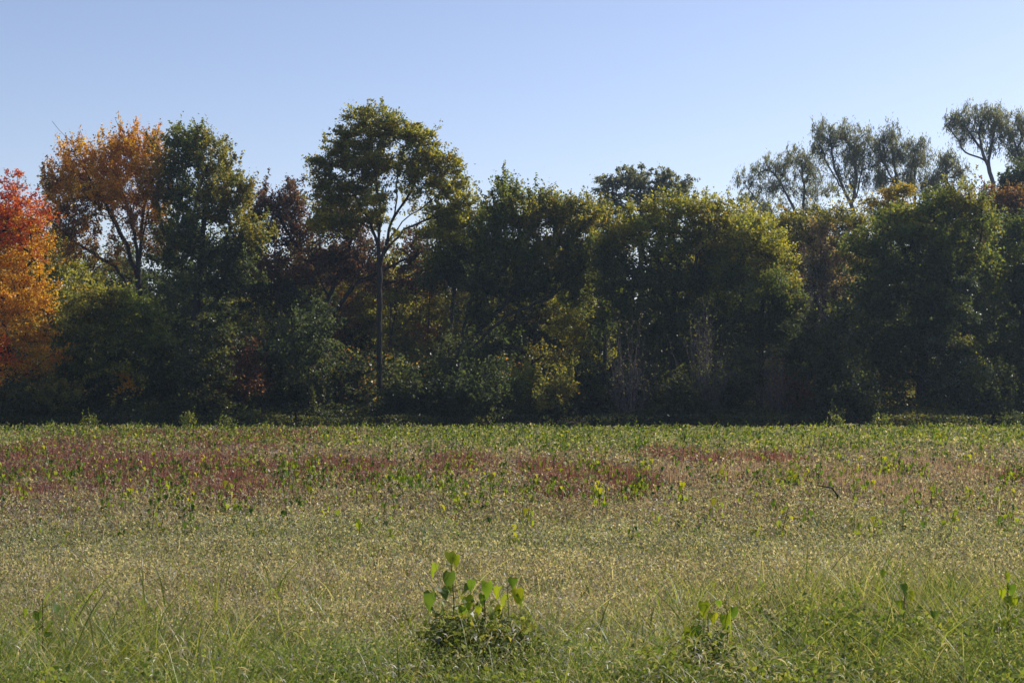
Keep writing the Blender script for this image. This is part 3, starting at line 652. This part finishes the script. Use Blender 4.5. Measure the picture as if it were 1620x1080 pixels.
def patch(x, y, L):
    m = np.zeros_like(x)
    for cx, cy_, rx, ry in L:
        d = ((x - cx) / rx) ** 2 + ((y - cy_) / ry) ** 2
        m = np.maximum(m, np.clip(1.35 - 0.8 * d + 1.2 * (fbm(x * 0.6, y * 0.4, 71) - 0.5), 0, 1) * 0.85)
    return m * np.clip((fbm(x * 0.8, y * 0.5, 77) - 0.22) * 2.6, 0.12, 1)


def sample_field(n, rng, d0=6.0, d1=FAR, pw=1.0):
    """more, finer growth close by: the spot count falls with the square of the distance"""
    u = rng.random(n); y = 1 / (1 / d1 + u * (1 / d0 - 1 / d1))
    x = (rng.random(n) * 2 - 1) * (y * 0.40 + 2.0)
    return x, y


TAN = np.array([0.41, 0.345, 0.25]); OLV = np.array([0.23, 0.22, 0.080]); GGR = np.array([0.155, 0.175, 0.105]); GRN = np.array([0.135, 0.19, 0.042])
BRN = np.array([0.22, 0.165, 0.12]); YGR = np.array([0.20, 0.225, 0.045]); RED = np.array([0.20, 0.076, 0.082]); RED2 = np.array([0.155, 0.074, 0.074]); PNK = np.array([0.31, 0.21, 0.19]); MAU = np.array([0.21, 0.145, 0.12])


def field_colour(x, y, z, rng):
    n = len(x)
    big = fbm(x * 0.35, y * 0.25, 51); med = fbm(x * 1.3, y * 1.1, 55)
    u = rng.random(n)
    # base mixture by distance band with ragged limits
    yy = y + (big - 0.5) * 6 * np.clip(y / 20, 0.4, 2)
    near = np.clip((12.3 - yy) / 2.6, 0, 1); mid = np.clip((24 - yy) / 4, 0, 1) * (1 - near); far = np.clip((yy - 40) / 8, 0, 1)
    c = np.where((u < 0.34)[:, None], TAN, np.where((u < 0.62)[:, None], OLV, np.where((u < 0.80)[:, None], GGR, BRN)))
    tan_band = np.exp(-((yy - 13.5) / 2.6) ** 2)
    u2 = rng.random(n)
    c = np.where((u2 < 0.30 * (1 - tan_band) * mid)[:, None], GGR * 1.1, c)
    c = np.where((u2 < 0.6 * tan_band)[:, None], np.where(rng.random((n, 1)) < .5, TAN, BRN * 1.2), c)
    c = np.where((u2 < 0.85 * near)[:, None], np.where(rng.random((n, 1)) < .68, GRN, OLV), c)
    mau = np.clip((yy - 18.5) / 4, 0, 1) * (1 - far)
    c = np.where((u2 < 0.52 * mau)[:, None], MAU, c)
    c = np.where((u2 > 1 - 0.62 * far)[:, None], np.where(rng.random((n, 1)) < .6, YGR, OLV), c)
    pr = patch(x, y, REDP); pp = patch(x, y, PINKP)
    sf = patch(x, y, SOFT) * np.clip(1.1 - np.abs(y - 34) / 30, 0, 1)
    c = np.where((rng.random(n) < 0.45 * sf)[:, None], RED2 * 0.5 + MAU * 0.6, c)
    u3 = rng.random(n)
    c = np.where((u3 < 0.58 * pr)[:, None], np.where(rng.random((n, 1)) < .6, RED, RED2), c)
    c = np.where((u3 < 0.70 * pp)[:, None], np.where(rng.random((n, 1)) < .6, PNK, MAU), c)
    c = c * (0.78 + 0.5 * med)[:, None] * (0.78 + 0.5 * rng.random(n))[:, None] * 1.15
    g = c.mean(1, keepdims=True); c = g + (c - g) * 0.9
    return c


def make_weeds(n):
    x, y = sample_field(n, rng)
    h = canopy(x, y)
    z = gz(x, y) + h * rng.random(n) ** 0.42
    c = field_colour(x, y, z, rng)
    s = np.clip(0.00125 * y, 0.010, 0.07) * rng.uniform(0.7, 1.5, n)
    V, Q = leaf_quads(np.stack([x, y, z], 1), s * 1.5, s * 0.85, rng, up=0.3, dirs=np.array([[0, 0, 0.45]]), spread=0.7)
    tag(mesh('weed_cover', V, Q, np.repeat(c, 4, 0), M_FIELD), 'knee high mass of dry and green weeds covering the field', 'weeds', kind='stuff')


def blades(x, y, z0, L, Wd, rng, lean=0.35, seg=3, arch=0.5):
    """curved blades: strips of seg quads"""
    n = len(x)
    th = rng.random(n) * 2 * math.pi; hd = np.stack([np.cos(th), np.sin(th)], 1)
    ln = rng.normal(size=n) * lean * 0.5 + lean
    ph = rng.random(n) * 2 * math.pi
    side = np.stack([np.cos(ph), np.sin(ph), np.zeros(n)], 1)
    P0 = np.stack([x, y, z0], 1); rows = []
    cur = P0.copy(); ang = ln * 0.4
    for s in range(seg + 1):
        wv = Wd * (1 - (s / seg) ** 1.7) * 0.5 + 0.0006
        rows.append(np.stack([cur - side * wv[:, None], cur + side * wv[:, None]], 1))
        if s < seg:
            d = np.concatenate([hd * np.sin(ang)[:, None], np.cos(ang)[:, None]], 1)
            cur = cur + d * (L / seg)[:, None]; ang = ang + (ln * 0.6 + arch * rng.random(n)) * 3 / seg
    V = np.stack(rows, 1).reshape(-1, 3); k = 2 * (seg + 1)
    q = np.array([[2 * i, 2 * i + 1, 2 * i + 3, 2 * i + 2] for i in range(seg)])
    Q = (q[None] + (np.arange(n) * k)[:, None, None]).reshape(-1, 4)
    return V, Q, k


def make_grass(n):
    x, y = sample_field(n, rng)
    keep = rng.random(n) < np.clip(1.25 - (y - 9) / 22, 0.35, 1)
    x, y = x[keep], y[keep]; n = len(x)
    h = canopy(x, y); z = gz(x, y) + h * rng.uniform(0.1, 0.6, n)
    L = (0.12 + 0.30 * rng.random(n)) * np.clip(1.15 - y / 60, 0.6, 1); Wd = np.clip(0.00075 * y, 0.0055, 0.03) * rng.uniform(.7, 1.3, n)
    V, Q, k = blades(x, y, z, L, Wd, rng, 0.35, 3, 0.5)
    c = field_colour(x, y, z, rng); nr = np.clip((13.5 - y) / 3.5, 0, 1)
    g = (rng.random(n) < 0.25 + 0.45 * nr)[:, None]; c = np.where(g, np.where(rng.random((n, 1)) < .6, GRN * 1.2, YGR * 0.9) * rng.uniform(.7, 1.2, (n, 1)), c)
    tag(mesh('grass_cover', V, Q, np.repeat(c, k, 0), M_FIELD), 'fine blades of grass mixed into the weed field', 'grass', kind='stuff')


def make_red_stalks(n):
    x, y = sample_field(n * 6, rng, 18, 60)
    p = patch(x, y, REDP); pp = patch(x, y, PINKP)
    k = rng.random(len(x)) < np.maximum(p, pp * 0.8)
    x, y, p, pp = x[k][:n], y[k][:n], p[k][:n], pp[k][:n]; n = len(x)
    z = gz(x, y) + canopy(x, y) * 0.5
    L = rng.uniform(0.15, 0.38, n); Wd = 0.0008 * y * rng.uniform(.6, 1.3, n)
    V, Q, kk = blades(x, y, z, L, Wd, rng, 0.12, 2, 0.15)
    c = np.where((pp > p)[:, None], PNK, np.where(rng.random((n, 1)) < .6, RED, RED2)) * rng.uniform(.7, 1.35, (n, 1))
    tag(mesh('red_stalks', V, Q, np.repeat(c, kk, 0), M_FIELD), 'patches of dry dark red seed stalks across the middle of the field', 'weeds', kind='stuff')


make_weeds(1150000)
make_grass(330000)
make_red_stalks(46000)


def make_tall_grass(n):
    """tussocks of longer blades in the near field, thickest on the right"""
    m = n // 9
    y0 = 7.0 + 6.5 * rng.random(m * 3) ** 1.5; x0 = (rng.random(m * 3) * 2 - 1) * (y0 * 0.4 + 1.5)
    pr = np.clip(1.25 - (y0 - 8.0) / (2.6 + 0.9 * np.clip(x0, -0.6, 3.0)), 0.02, 1) * np.clip((fbm(x0 * 0.9, y0 * 0.9, 81) - 0.33) * 4, 0.1, 1)
    k = rng.random(len(x0)) < pr; x0, y0 = x0[k][:m], y0[k][:m]
    i = np.repeat(np.arange(len(x0)), 9); x = x0[i] + rng.normal(size=len(i)) * 0.045; y = y0[i] + rng.normal(size=len(i)) * 0.045; n = len(i)
    L = rng.uniform(0.45, 0.88, len(x0))[i] * rng.uniform(.6, 1.15, n); Wd = rng.uniform(0.004, 0.016, n)
    V, Q, kk = blades(x, y, gz(x, y) + rng.uniform(0.05, 0.3, n), L, Wd, rng, 0.10, 6, 0.8)
    pal = np.array([(0.15, 0.19, 0.035), (0.22, 0.25, 0.05), (0.10, 0.15, 0.035), (0.30, 0.29, 0.09), (0.36, 0.31, 0.17)])
    c = pal[rng.choice(5, len(x0), p=[.27, .3, .13, .18, .12])][i] * rng.uniform(.75, 1.2, (n, 1))
    tag(mesh('tall_grass_cover', V, Q, np.repeat(c, kk, 0), M_FIELD), 'longer yellow green grass along the near edge of the field', 'grass', kind='stuff')


def make_seed_heads(n):
    x, y = sample_field(n, rng, 7.5, 26)
    k = fbm(x * 0.7, y * 0.5, 83) + rng.normal(size=n) * 0.12 > 0.46; x, y = x[k], y[k]; n = len(x)
    th = rng.random(n) * 6.283; hd = np.stack([np.cos(th), np.sin(th)], 1)
    h = gz(x, y) + canopy(x, y) + rng.uniform(-0.05, 0.16, n); L = rng.uniform(0.035, 0.085, n)
    C0 = np.stack([x, y, h], 1); segs = []; a = rng.uniform(0.2, 1.2, n); cur = C0.copy(); V = []
    wdt = np.array([0.35, 1.0, 0.9, 0.12]) * 0.5; base = rng.uniform(0.005, 0.009, n) * np.clip(y / 13, 1, 1.8)
    sd_ = np.stack([-hd[:, 1], hd[:, 0], np.zeros(n)], 1) * 0.6 + rng.normal(size=(n, 3)) * 0.4; sd_ /= np.linalg.norm(sd_, axis=1)[:, None]
    for s_ in range(4):
        V.append(np.stack([cur - sd_ * (base * wdt[s_])[:, None], cur + sd_ * (base * wdt[s_])[:, None]], 1))
        cur = cur + np.concatenate([hd * np.sin(a)[:, None], np.cos(a)[:, None]], 1) * (L / 3)[:, None]; a = a + 0.45
    V = np.stack(V, 1).reshape(-1, 3); q = np.array([[0, 1, 3, 2], [2, 3, 5, 4], [4, 5, 7, 6]])
    Q = (q[None] + (np.arange(n) * 8)[:, None, None]).reshape(-1, 4)
    c = np.array([(0.40, 0.345, 0.26), (0.33, 0.28, 0.22), (0.32, 0.32, 0.17)])[rng.choice(3, n)] * rng.uniform(.7, 1.2, (n, 1))
    tag(mesh('seed_heads', V, Q, np.repeat(c, 8, 0), M_FIELD), 'small nodding straw coloured seed heads above the weeds', 'grass', kind='stuff')


make_tall_grass(42000)
make_seed_heads(36000)


def make_near_leafy(n):
    """bushy small leaved weeds that mound up along the near edge, most of them on the right"""
    m = n // 14
    y0 = 6.6 + 5.2 * rng.random(m * 4) ** 1.3; x0 = (rng.random(m * 4) * 2 - 1) * (y0 * 0.4 + 1.5)
    lim = 8.1 + 2.2 * np.clip((x0 - 0.4) / 1.6, 0, 1) + 1.3 * np.exp(-((x0 + 0.2) / 0.55) ** 2)
    pr = np.clip((lim - y0) / 0.8 + 0.5, 0.0, 1) * np.clip((fbm(x0 * 1.6, y0 * 1.6, 87) - 0.34) * 6, 0.04, 1)
    k = rng.random(len(x0)) < pr; x0, y0 = x0[k][:m], y0[k][:m]
    hh = 0.45 + 0.55 * fbm(x0 * 1.3, y0 * 1.3, 88); zc = gz(x0, y0) + hh * rng.random(len(x0)) ** 0.5
    i = np.repeat(np.arange(len(x0)), 14); n = len(i)
    c0 = np.stack([x0, y0, zc], 1)[i] + rng.normal(size=(n, 3)) * np.array([0.035, 0.035, 0.045])
    L = rng.uniform(0.022, 0.05, n)
    V, Q = leaf_quads(c0, L, L * 0.6, rng, up=0.5, dirs=np.array([[0, 0, 0.3]]), spread=0.9)
    pal = np.array([(0.11, 0.155, 0.035), (0.16, 0.205, 0.04), (0.22, 0.25, 0.05), (0.30, 0.31, 0.06), (0.26, 0.23, 0.10)])
    ci = rng.choice(5, len(x0), p=[.3, .3, .2, .1, .1]); c = pal[ci][i] * rng.uniform(.75, 1.25, (n, 1))
    tag(mesh('near_leafy_growth', V, Q, np.repeat(c, 4, 0), M_FIELD), 'bushy small leaved growth along the near edge, thickest on the right', 'weeds', kind='stuff')


make_near_leafy(170000)


# ------------------------------------------------------------------ heart shaped broadleaf weeds
def heart_leaf(c, size, hd, droop, rng, fold=0.25):
    """a heart shaped blade hanging from its stalk at c, pointing along heading hd and down by droop"""
    out = np.array([(0, 0), (-0.16, 0.30), (0.02, 0.50), (0.35, 0.50), (0.68, 0.30), (1.08, 0.0), (0.68, -0.30), (0.35, -0.50), (0.02, -0.50), (-0.16, -0.30)])
    f = np.array([math.cos(hd) * math.cos(droop), math.sin(hd) * math.cos(droop), -math.sin(droop)])
    s = np.array([-math.sin(hd), math.cos(hd), 0]); n = np.cross(f, s)
    mid = np.array([(0.35, 0), (0.70, 0)])
    asp = rng.uniform(0.7, 1.0); fold = fold * rng.uniform(0.3, 1.9)
    V = [c + size * (f * a + s * b * asp + n * (abs(b) * fold * 1.2 + (-0.15 * a * a) + rng.normal() * 0.055) + f * rng.normal() * 0.02) for a, b in out]
    V += [c + size * (f * a + n * (-0.15 * a * a)) for a, b in mid]
    Q = [(0, 1, 2, 10), (10, 2, 3, 11), (11, 3, 4, 4), (11, 4, 5, 5), (0, 10, 8, 9), (10, 11, 7, 8), (11, 6, 7, 7), (11, 5, 6, 6)]
    T_ = []
    for q in Q:
        if q[2] == q[3]: T_.append(q[:3])
        else: T_ += [(q[0], q[1], q[2]), (q[0], q[2], q[3])]
    return np.array(V), np.array(T_)


def stem_mesh(pts, r):
    pts = np.array(pts); par = np.arange(len(pts)) - 1
    V, Q = tubes(pts, par, np.linspace(r, r * 0.5, len(pts)), 5)
    T_ = np.concatenate([Q[:, [0, 1, 2]], Q[:, [0, 2, 3]]])
    return V, T_


def weed_proto(rg, h, nl, ls, pal):
    Vs, Ts, Cs = [], [], []; off = 0
    bend = rg.normal(size=2) * 0.06
    pts = [(bend[0] * t * t, bend[1] * t * t, h * t) for t in np.linspace(0, 1, 6)]
    V, T_ = stem_mesh(pts, 0.008); Vs.append(V); Ts.append(T_); Cs.append(np.tile((0.09, 0.08, 0.035), (len(V), 1))); off += len(V)
    for i in range(nl):
        t = 0.5 + 0.5 * (i + 0.5) / nl; hd = i * 2.4 + rg.normal() * 0.4
        b = np.array([bend[0] * t * t, bend[1] * t * t, h * t]); st = 0.09 * (1.3 - t)+0.02
        c = b + np.array([math.cos(hd) * st, math.sin(hd) * st, 0.03])
        V, T_ = stem_mesh([b, c], 0.003); Vs.append(V); Ts.append(T_ + off); Cs.append(np.tile((0.12, 0.12, 0.04), (len(V), 1))); off += len(V)
        V, T_ = heart_leaf(c, ls * rg.uniform(.6, 1.15) * (1.2 - 0.5 * (t - .5)), hd, rg.uniform(0.5, 1.5), rg)
        Vs.append(V); Ts.append(T_ + off); off += len(V)
        Cs.append(np.tile(pick(pal, 1, rg)[0] * rg.uniform(.8, 1.2), (len(V), 1)))
    return np.concatenate(Vs), np.concatenate(Ts), np.concatenate(Cs)


BW_Y = [((0.17, 0.20, 0.03), 3), ((0.12, 0.155, 0.03), 2), ((0.23, 0.22, 0.03), 1)]
BW_G = [((0.055, 0.095, 0.025), 3), ((0.08, 0.12, 0.03), 2), ((0.10, 0.13, 0.06), 1)]
rw = np.random.default_rng(77)
PR = []; PH = []
for k in range(10):
    pal = BW_Y if k % 2 == 0 else BW_G
    PH.append(rw.uniform(0.58, 0.78)); PR.append((weed_proto(rw, PH[-1], int(rw.integers(5, 10)), rw.uniform(0.065, 0.095), pal), 'yellow green' if k % 2 == 0 else 'grey green'))


def weed_spots(n, d0, d1):
    x, y = sample_field(n * 8, rw, d0, d1)
    p = np.clip((y - 21) / 8, 0, 1) * (0.36 - 0.16 * np.clip(x / y / 0.3, 0, 1)) * (0.25 + 1.0 * np.clip((fbm(x * 0.5, y * 0.35, 93) - 0.42) * 5, 0, 1)) + 0.95 * np.clip((y - 42) / 10, 0, 1) + 0.02
    k = rw.random(len(x)) < p * 0.8
    return x[k][:n], y[k][:n]


x, y = weed_spots(4200, 17.5, 62.5)
o_ = np.argsort(y); x, y = x[o_], y[o_]
n_ind = 0
me_cache = {}
ZL = [(0, 200, 'below the orange maples'), (200, 400, 'below the tall olive tree'), (400, 560, 'below the wine red oak'), (560, 680, 'below the tallest tree'), (680, 860, 'below the leaning tree'), (860, 980, 'below the bright sapling'),
      (980, 1160, 'below the large rounded tree'), (1160, 1280, 'below the sunlit tree'), (1280, 1400, 'below the purplish bare shrub'), (1400, 1530, 'below the huge round tree'), (1530, 1700, 'below the right edge of the woods')]
ZC = [(20, 'the red maple'), (100, 'the gap beside it'), (150, 'the rusty maple'), (225, 'the maple trunk'), (300, 'the olive tree'), (375, 'the brownish bush'), (440, 'the wine oak'), (500, 'the shiny bush'), (560, 'the thin sapling'), (601, 'the tall bare trunk'),
      (655, 'the black bush'), (715, 'the leaning trunk'), (765, 'the pale speckled bush'), (830, 'the tawny bush'), (880, 'the gap'), (930, 'the bright sapling'), (990, 'the greyish shrub'), (1050, 'the round tree'), (1110, 'the fan shaped shrub'), (1170, 'the sunlit tree'),
      (1225, 'the brown shrub'), (1300, 'the purplish shrub'), (1365, 'the huge tree'), (1440, 'the golden crown'), (1505, 'the glossy vine'), (1560, 'the red crown'), (1610, 'the edge tree')]
WL = []
SV, ST, SC = [], [], []; off = 0
for xi, yi in zip(x, y):
    px = 810 + xi / yi * F
    k = int(rw.integers(10)); (V, T_, C), kind = PR[k]
    s = rw.uniform(0.75, 1.1); rz = rw.uniform(0, 6.28); zb = float(gz(xi, yi)) - 0.02
    if n_ind < 290 and -5 < px < 1625:
        if k not in me_cache:
            o = mesh('broadleaf_weed', V, T_, C, M_BROAD); me_cache[k] = o
        else:
            o = me_cache[k].copy(); COL.objects.link(o)
        o.location = (xi, yi, zb); o.rotation_euler.z = rz; o.scale = (s, s, s)
        zone = [z for z in ZL if z[0] <= px < z[1]] or [ZL[0] if px < 0 else ZL[-1]]
        pr = patch(np.array([xi]), np.array([yi]), REDP)[0]
        near_z = min(ZC, key=lambda q: abs(q[0] - px))[1]
        sd_ = 'tall' if s * PH[k] > 0.72 else ('low' if s * PH[k] < 0.58 else '')
        wh = 'among red stalks' if pr > 0.35 else ''
        bd_ = 'near the middle' if yi < 23 else ('mid field' if yi < 28 else 'farther out')
        lb = ' '.join(f'{sd_} {kind} broadleaf weed {wh}, {bd_}, below {near_z}'.split())
        tag(o, lb, 'weed', 'heart leaved weeds dotted over the field'); WL.append((lb, px, o))
        n_ind += 1
    else:
        ct, sn = math.cos(rz), math.sin(rz)
        V2 = np.stack([V[:, 0] * ct - V[:, 1] * sn, V[:, 0] * sn + V[:, 1] * ct, V[:, 2]], 1) * s + np.array([xi, yi, zb])
        SV.append(V2); ST.append(T_ + off); SC.append(C); off += len(V2)
single_out(WL)
tag(mesh('far_broadleaf_weeds', np.concatenate(SV), np.concatenate(ST), np.concatenate(SC), M_BROAD), 'band of yellow green broadleaf weeds along the foot of the trees', 'weeds', kind='stuff')


# foreground plants, leaf by leaf: (px, py, size_px, heading, droop, palette)
def big_weed(label, D, px, top_py, leaves, r=0.006):
    rg = np.random.default_rng(int(px))
    bx, _ = P(px, HY, D); _, zt = P(px, top_py, D)
    root = tag(empty('velvet_weed', (bx, D, 0)), label, 'weed', 'large heart leaved weeds in the foreground')
    pts = [(0, 0, 0)] + [(rg.normal() * 0.008, rg.normal() * 0.008, zt * t) for t in (0.25, 0.5, 0.75, 1.0)]
    V, T_ = stem_mesh(pts, r); mesh('stem', V, T_, np.tile((0.10, 0.08, 0.045), (len(V), 1)), M_BROAD, root)
    more = [(px + rg.normal() * 16, top_py + rg.uniform(0.45, 1.25) * 80, rg.uniform(13, 24), rg.uniform(-3.1, 0), rg.uniform(0.4, 1.4), [Yl, Gl][int(rg.random() < .5)]) for _ in range(10)]
    for (lx, ly, sz, hd, dr, pal) in list(leaves) + more:
        hd += rg.normal() * 0.5; sz *= rg.uniform(0.75, 1.1)
        x_, z_ = P(lx, ly, D); c = np.array([x_ - bx, rg.uniform(-0.05, 0.05), z_]); size = sz / F * D / 1.2
        b = np.array([0, 0, min(zt, z_ - 0.02)])
        V, T_ = heart_leaf(c, size, hd, dr, rg, 0.16)
        SVt, STt = stem_mesh([b, (b + c) / 2 + np.array([0, 0, 0.01]), c], 0.0022)
        Vv = np.concatenate([V, SVt]); Tt = np.concatenate([T_, STt + len(V)])
        col = pick(pal, 1, rg)[0]
        mesh('leaf', Vv, Tt, np.concatenate([np.tile(col, (len(V), 1)), np.tile((0.12, 0.12, 0.04), (len(SVt), 1))]), M_BROAD, root)
    return root


Yl = [((0.24, 0.27, 0.03), 3), ((0.20, 0.25, 0.03), 2), ((0.30, 0.30, 0.03), 1)]; Gl = [((0.10, 0.155, 0.035), 3), ((0.13, 0.19, 0.04), 2), ((0.08, 0.12, 0.04), 1)]
big_weed('tall heart leaved weed with yellow top leaf, highest in the foreground', 9.6, 717, 884,
         [(712, 872, 22, -1.2, 0.9, Yl), (722, 876, 26, -1.9, 1.2, Yl), (690, 890, 28, -2.2, 1.1, Yl), (712, 904, 34, -1.3, 1.35, Gl), (682, 935, 34, -1.9, 1.4, Gl), (738, 940, 34, -1.0, 1.0, Yl), (735, 955, 32, -1.7, 1.2, Gl)])
big_weed('dark leaved weed just right of the highest foreground weed', 9.5, 765, 915,
         [(748, 915, 26, -2.3, 1.2, Gl), (771, 918, 30, -1.2, 1.3, Gl), (764, 938, 22, -1.6, 1.3, Gl), (775, 958, 24, -0.8, 1.2, Yl), (745, 975, 26, -2.2, 1.0, Gl), (782, 966, 26, -0.6, 1.3, Gl)])
big_weed('heart leaved weed with bright curled leaves, right of the foreground cluster', 9.6, 805, 925,
         [(818, 930, 26, -0.6, 1.2, Yl), (800, 940, 28, -1.7, 1.1, Yl), (792, 955, 26, -2.4, 1.3, Yl), (822, 938, 20, -1.1, 1.4, Gl), (812, 912, 20, -2.0, 1.0, Gl), (790, 925, 22, -2.6, 1.2, Yl)])
big_weed('bright yellow leaved weed on the right of the foreground', 9.2, 1120, 955,
         [(1112, 952, 32, -1.9, 1.0, Yl), (1125, 966, 26, -1.0, 1.2, Yl), (1090, 990, 32, -2.2, 0.9, Yl), (1098, 986, 22, -1.4, 1.3, Gl)])
big_weed('small weed with one grey leaf beside the bright yellow leaved weed', 9.2, 1148, 962,
         [(1157, 958, 26, -1.0, 1.45, Gl), (1144, 970, 28, -2.0, 1.3, Yl), (1136, 948, 16, -1.8, 1.4, Gl)])
big_weed('heart leaved weed at the lower right edge', 9.8, 1592, 905, [(1588, 905, 20, -1.8, 1.2, Yl), (1600, 925, 22, -1.0, 1.2, Gl), (1580, 930, 20, -2.4, 1.1, Yl)])
big_weed('pale weed left of the lower right edge', 10.2, 1430, 925, [(1425, 922, 18, -1.8, 1.1, Gl), (1438, 935, 20, -1.1, 1.2, Yl), (1420, 948, 18, -2.3, 1.3, Yl), (1392, 900, 18, -1.3, 1.2, Yl)])
big_weed('small dark weed in the lower left grass', 9.8, 70, 945, [(66, 965, 20, -1.6, 1.4, Gl), (90, 955, 18, -0.9, 1.2, Gl), (48, 960, 18, -2.3, 1.0, Yl)])

# dark leafy bush under the central cluster
def clump(label, px, D, wpx, top, pal, n, sd):
    hh = 1040 - top
    tree('leafy_weed', label, 'weed', D, px, [(px, top + hh * .35, wpx * .45, hh * .3, 0, pal), (px - wpx * .45, top + hh * .6, wpx * .4, hh * .3, 0.1, pal), (px + wpx * .45, top + hh * .55, wpx * .4, hh * .3, -0.1, pal), (px, top + hh, wpx, hh * .5, 0, pal)],
         n, R=0.005, leaf=0.04, clump=0.11, per=12, bough=0.14, dens=1.0, sprig=0.0, crown='foliage', trunk='stem', seed=sd, rtip=0.002, shape='layer', group='dark leafy weeds in the near field')


clump('dark leafy weed beneath the central heart leaved weeds', 730, 9.4, 55, 960, G_MID, 3600, 900)
clump('leafy weed at the right foot of the central heart leaved weeds', 810, 9.2, 45, 975, G_MID, 2800, 901)
clump('leafy weed under the bright yellow leaved weed', 1115, 9.0, 40, 1005, G_MID, 1100, 903)

# tall arching grasses
def grass_tuft_mesh(rg, nb, Lm, pal, wd=0.011):
    n = nb; x = rg.normal(size=n) * 0.02; yv = rg.normal(size=n) * 0.02
    V, Q, k = blades(x, yv, np.zeros(n), Lm * rg.uniform(.8, 1.15, n), wd * rg.uniform(.7, 1.3, n), rg, 0.08, 9, 0.9)
    return V, Q, np.repeat(pick(pal, n, rg) * rg.uniform(.8, 1.2, (n, 1)), k, 0)


GP = [((0.19, 0.23, 0.05), 3), ((0.13, 0.18, 0.04), 2), ((0.27, 0.28, 0.09), 1.5)]
GS = [((0.38, 0.34, 0.22), 2), ((0.22, 0.20, 0.07), 2)]
M_GRASS = leaf_mat('tall_grass', 0.5, (2.0, 2.0, 0.6), 0.012, 0.55)
rgt = np.random.default_rng(9)
gp = [grass_tuft_mesh(rgt, int(rgt.integers(3, 8)), rgt.uniform(0.85, 1.15), GP if k < 6 else GS, 0.016 if k < 6 else 0.009) for k in range(9)]
KN = ['green', 'green', 'leafy green', 'bright green', 'green', 'broad bladed green', 'pale straw', 'pale straw', 'thin straw']
spots = [(30, 935, 10.5), (105, 905, 11.5), (60, 915, 11), (135, 900, 12), (150, 965, 9.6), (300, 880, 13), (230, 905, 12), (340, 900, 12), (395, 935, 10.3), (425, 930, 10.2), (455, 950, 10), (510, 950, 9.9), (515, 960, 9.7), (600, 940, 10.5),
         (560, 870, 13), (790, 915, 10.8), (865, 905, 11), (870, 935, 10.4), (665, 975, 9.3), (690, 990, 9.2), (760, 1000, 9), (840, 990, 9.2), (950, 870, 13), (1080, 905, 12), (1150, 920, 11), (1210, 850, 14), (1265, 895, 11.4), (1240, 930, 10.6), (1330, 940, 10.2),
         (1300, 960, 9.9), (1350, 990, 9.3), (1390, 960, 9.8), (1500, 900, 11), (1525, 890, 11.4), (1560, 920, 10.6), (1520, 950, 10), (1445, 890, 11.5), (1610, 880, 11.6), (1590, 840, 14), (1480, 990, 9.2), (1230, 1000, 9.1), (1180, 1010, 9), (20, 1000, 9.2), (110, 1010, 9), (270, 960, 9.8)]
spots += [(rgt.uniform(-10, 1640), 0, 8.7 + 5.5 * rgt.random() ** 1.6) for _ in range(95)]
gme = {}; GL = []
ul = {}
for i, (px, py, D) in enumerate(spots):
    k = int(rgt.integers(9)); V, Q, C = gp[k]
    if k not in gme: o = mesh('grass_tuft', V, Q, C, M_GRASS); gme[k] = o
    else: o = gme[k].copy(); COL.objects.link(o)
    o.location = ((px - 810) / F * D, D, 0.0)
    s = rgt.uniform(0.85, 1.15); o.scale = (s, s, s); o.rotation_euler.z = rgt.uniform(0, 6.28)
    side = ['far left', 'left of centre', 'amid the central weeds', 'right of centre', 'by the yellow weed', 'on the right', 'far right'][min(6, int(max(0, px) / 232))]
    band = 'lowest in the foreground' if D < 10 else ('in the foreground' if D < 12 else 'behind the foreground growth')
    lb = f'{KN[k]} arching grass tuft {band}, {side}'
    tag(o, lb, 'grass tuft', 'tall arching grass tufts in the foreground'); GL.append((lb, px, o))

single_out(GL)

# dead stalk
pts = [(0, 0, 0), (0.05, 0, 0.3), (0.12, 0, 0.62), (0.03, 0, 0.74), (-0.2, 0, 0.78)]
V, T_ = stem_mesh(pts, 0.02)
D = 22.5; o = mesh('dead_stalk', V, T_, None, M_BARK); o.location = ((1312 - 810) / F * D, D, 0)
tag(o, 'dark broken dead stalk sticking out of the weeds on the right', 'stalk')

# ------------------------------------------------------------------ air
def haze(density):
    m = bpy.data.materials.new('haze'); m.use_nodes = True; n, l = m.node_tree.nodes, m.node_tree.links
    n.remove(n['Principled BSDF']); v = n.new('ShaderNodeVolumePrincipled'); v.inputs['Density'].default_value = density
    v.inputs['Color'].default_value = (0.62, 0.80, 1.0, 1); v.inputs['Anisotropy'].default_value = 0.3
    l.new(v.outputs[0], n['Material Output'].inputs['Volume'])
    a, b, c, d, e, f = -2600, 2600, -700, 3600, -1.2, 40
    V = [(a, c, e), (b, c, e), (b, d, e), (a, d, e), (a, c, f), (b, c, f), (b, d, f), (a, d, f)]
    Q = [(0, 3, 2, 1), (4, 5, 6, 7), (0, 1, 5, 4), (1, 2, 6, 5), (2, 3, 7, 6), (3, 0, 4, 7)]
    o = mesh('haze', V, Q, None, m); o['kind'] = 'stuff'


HAZE = 0.0003
if HAZE: haze(HAZE)
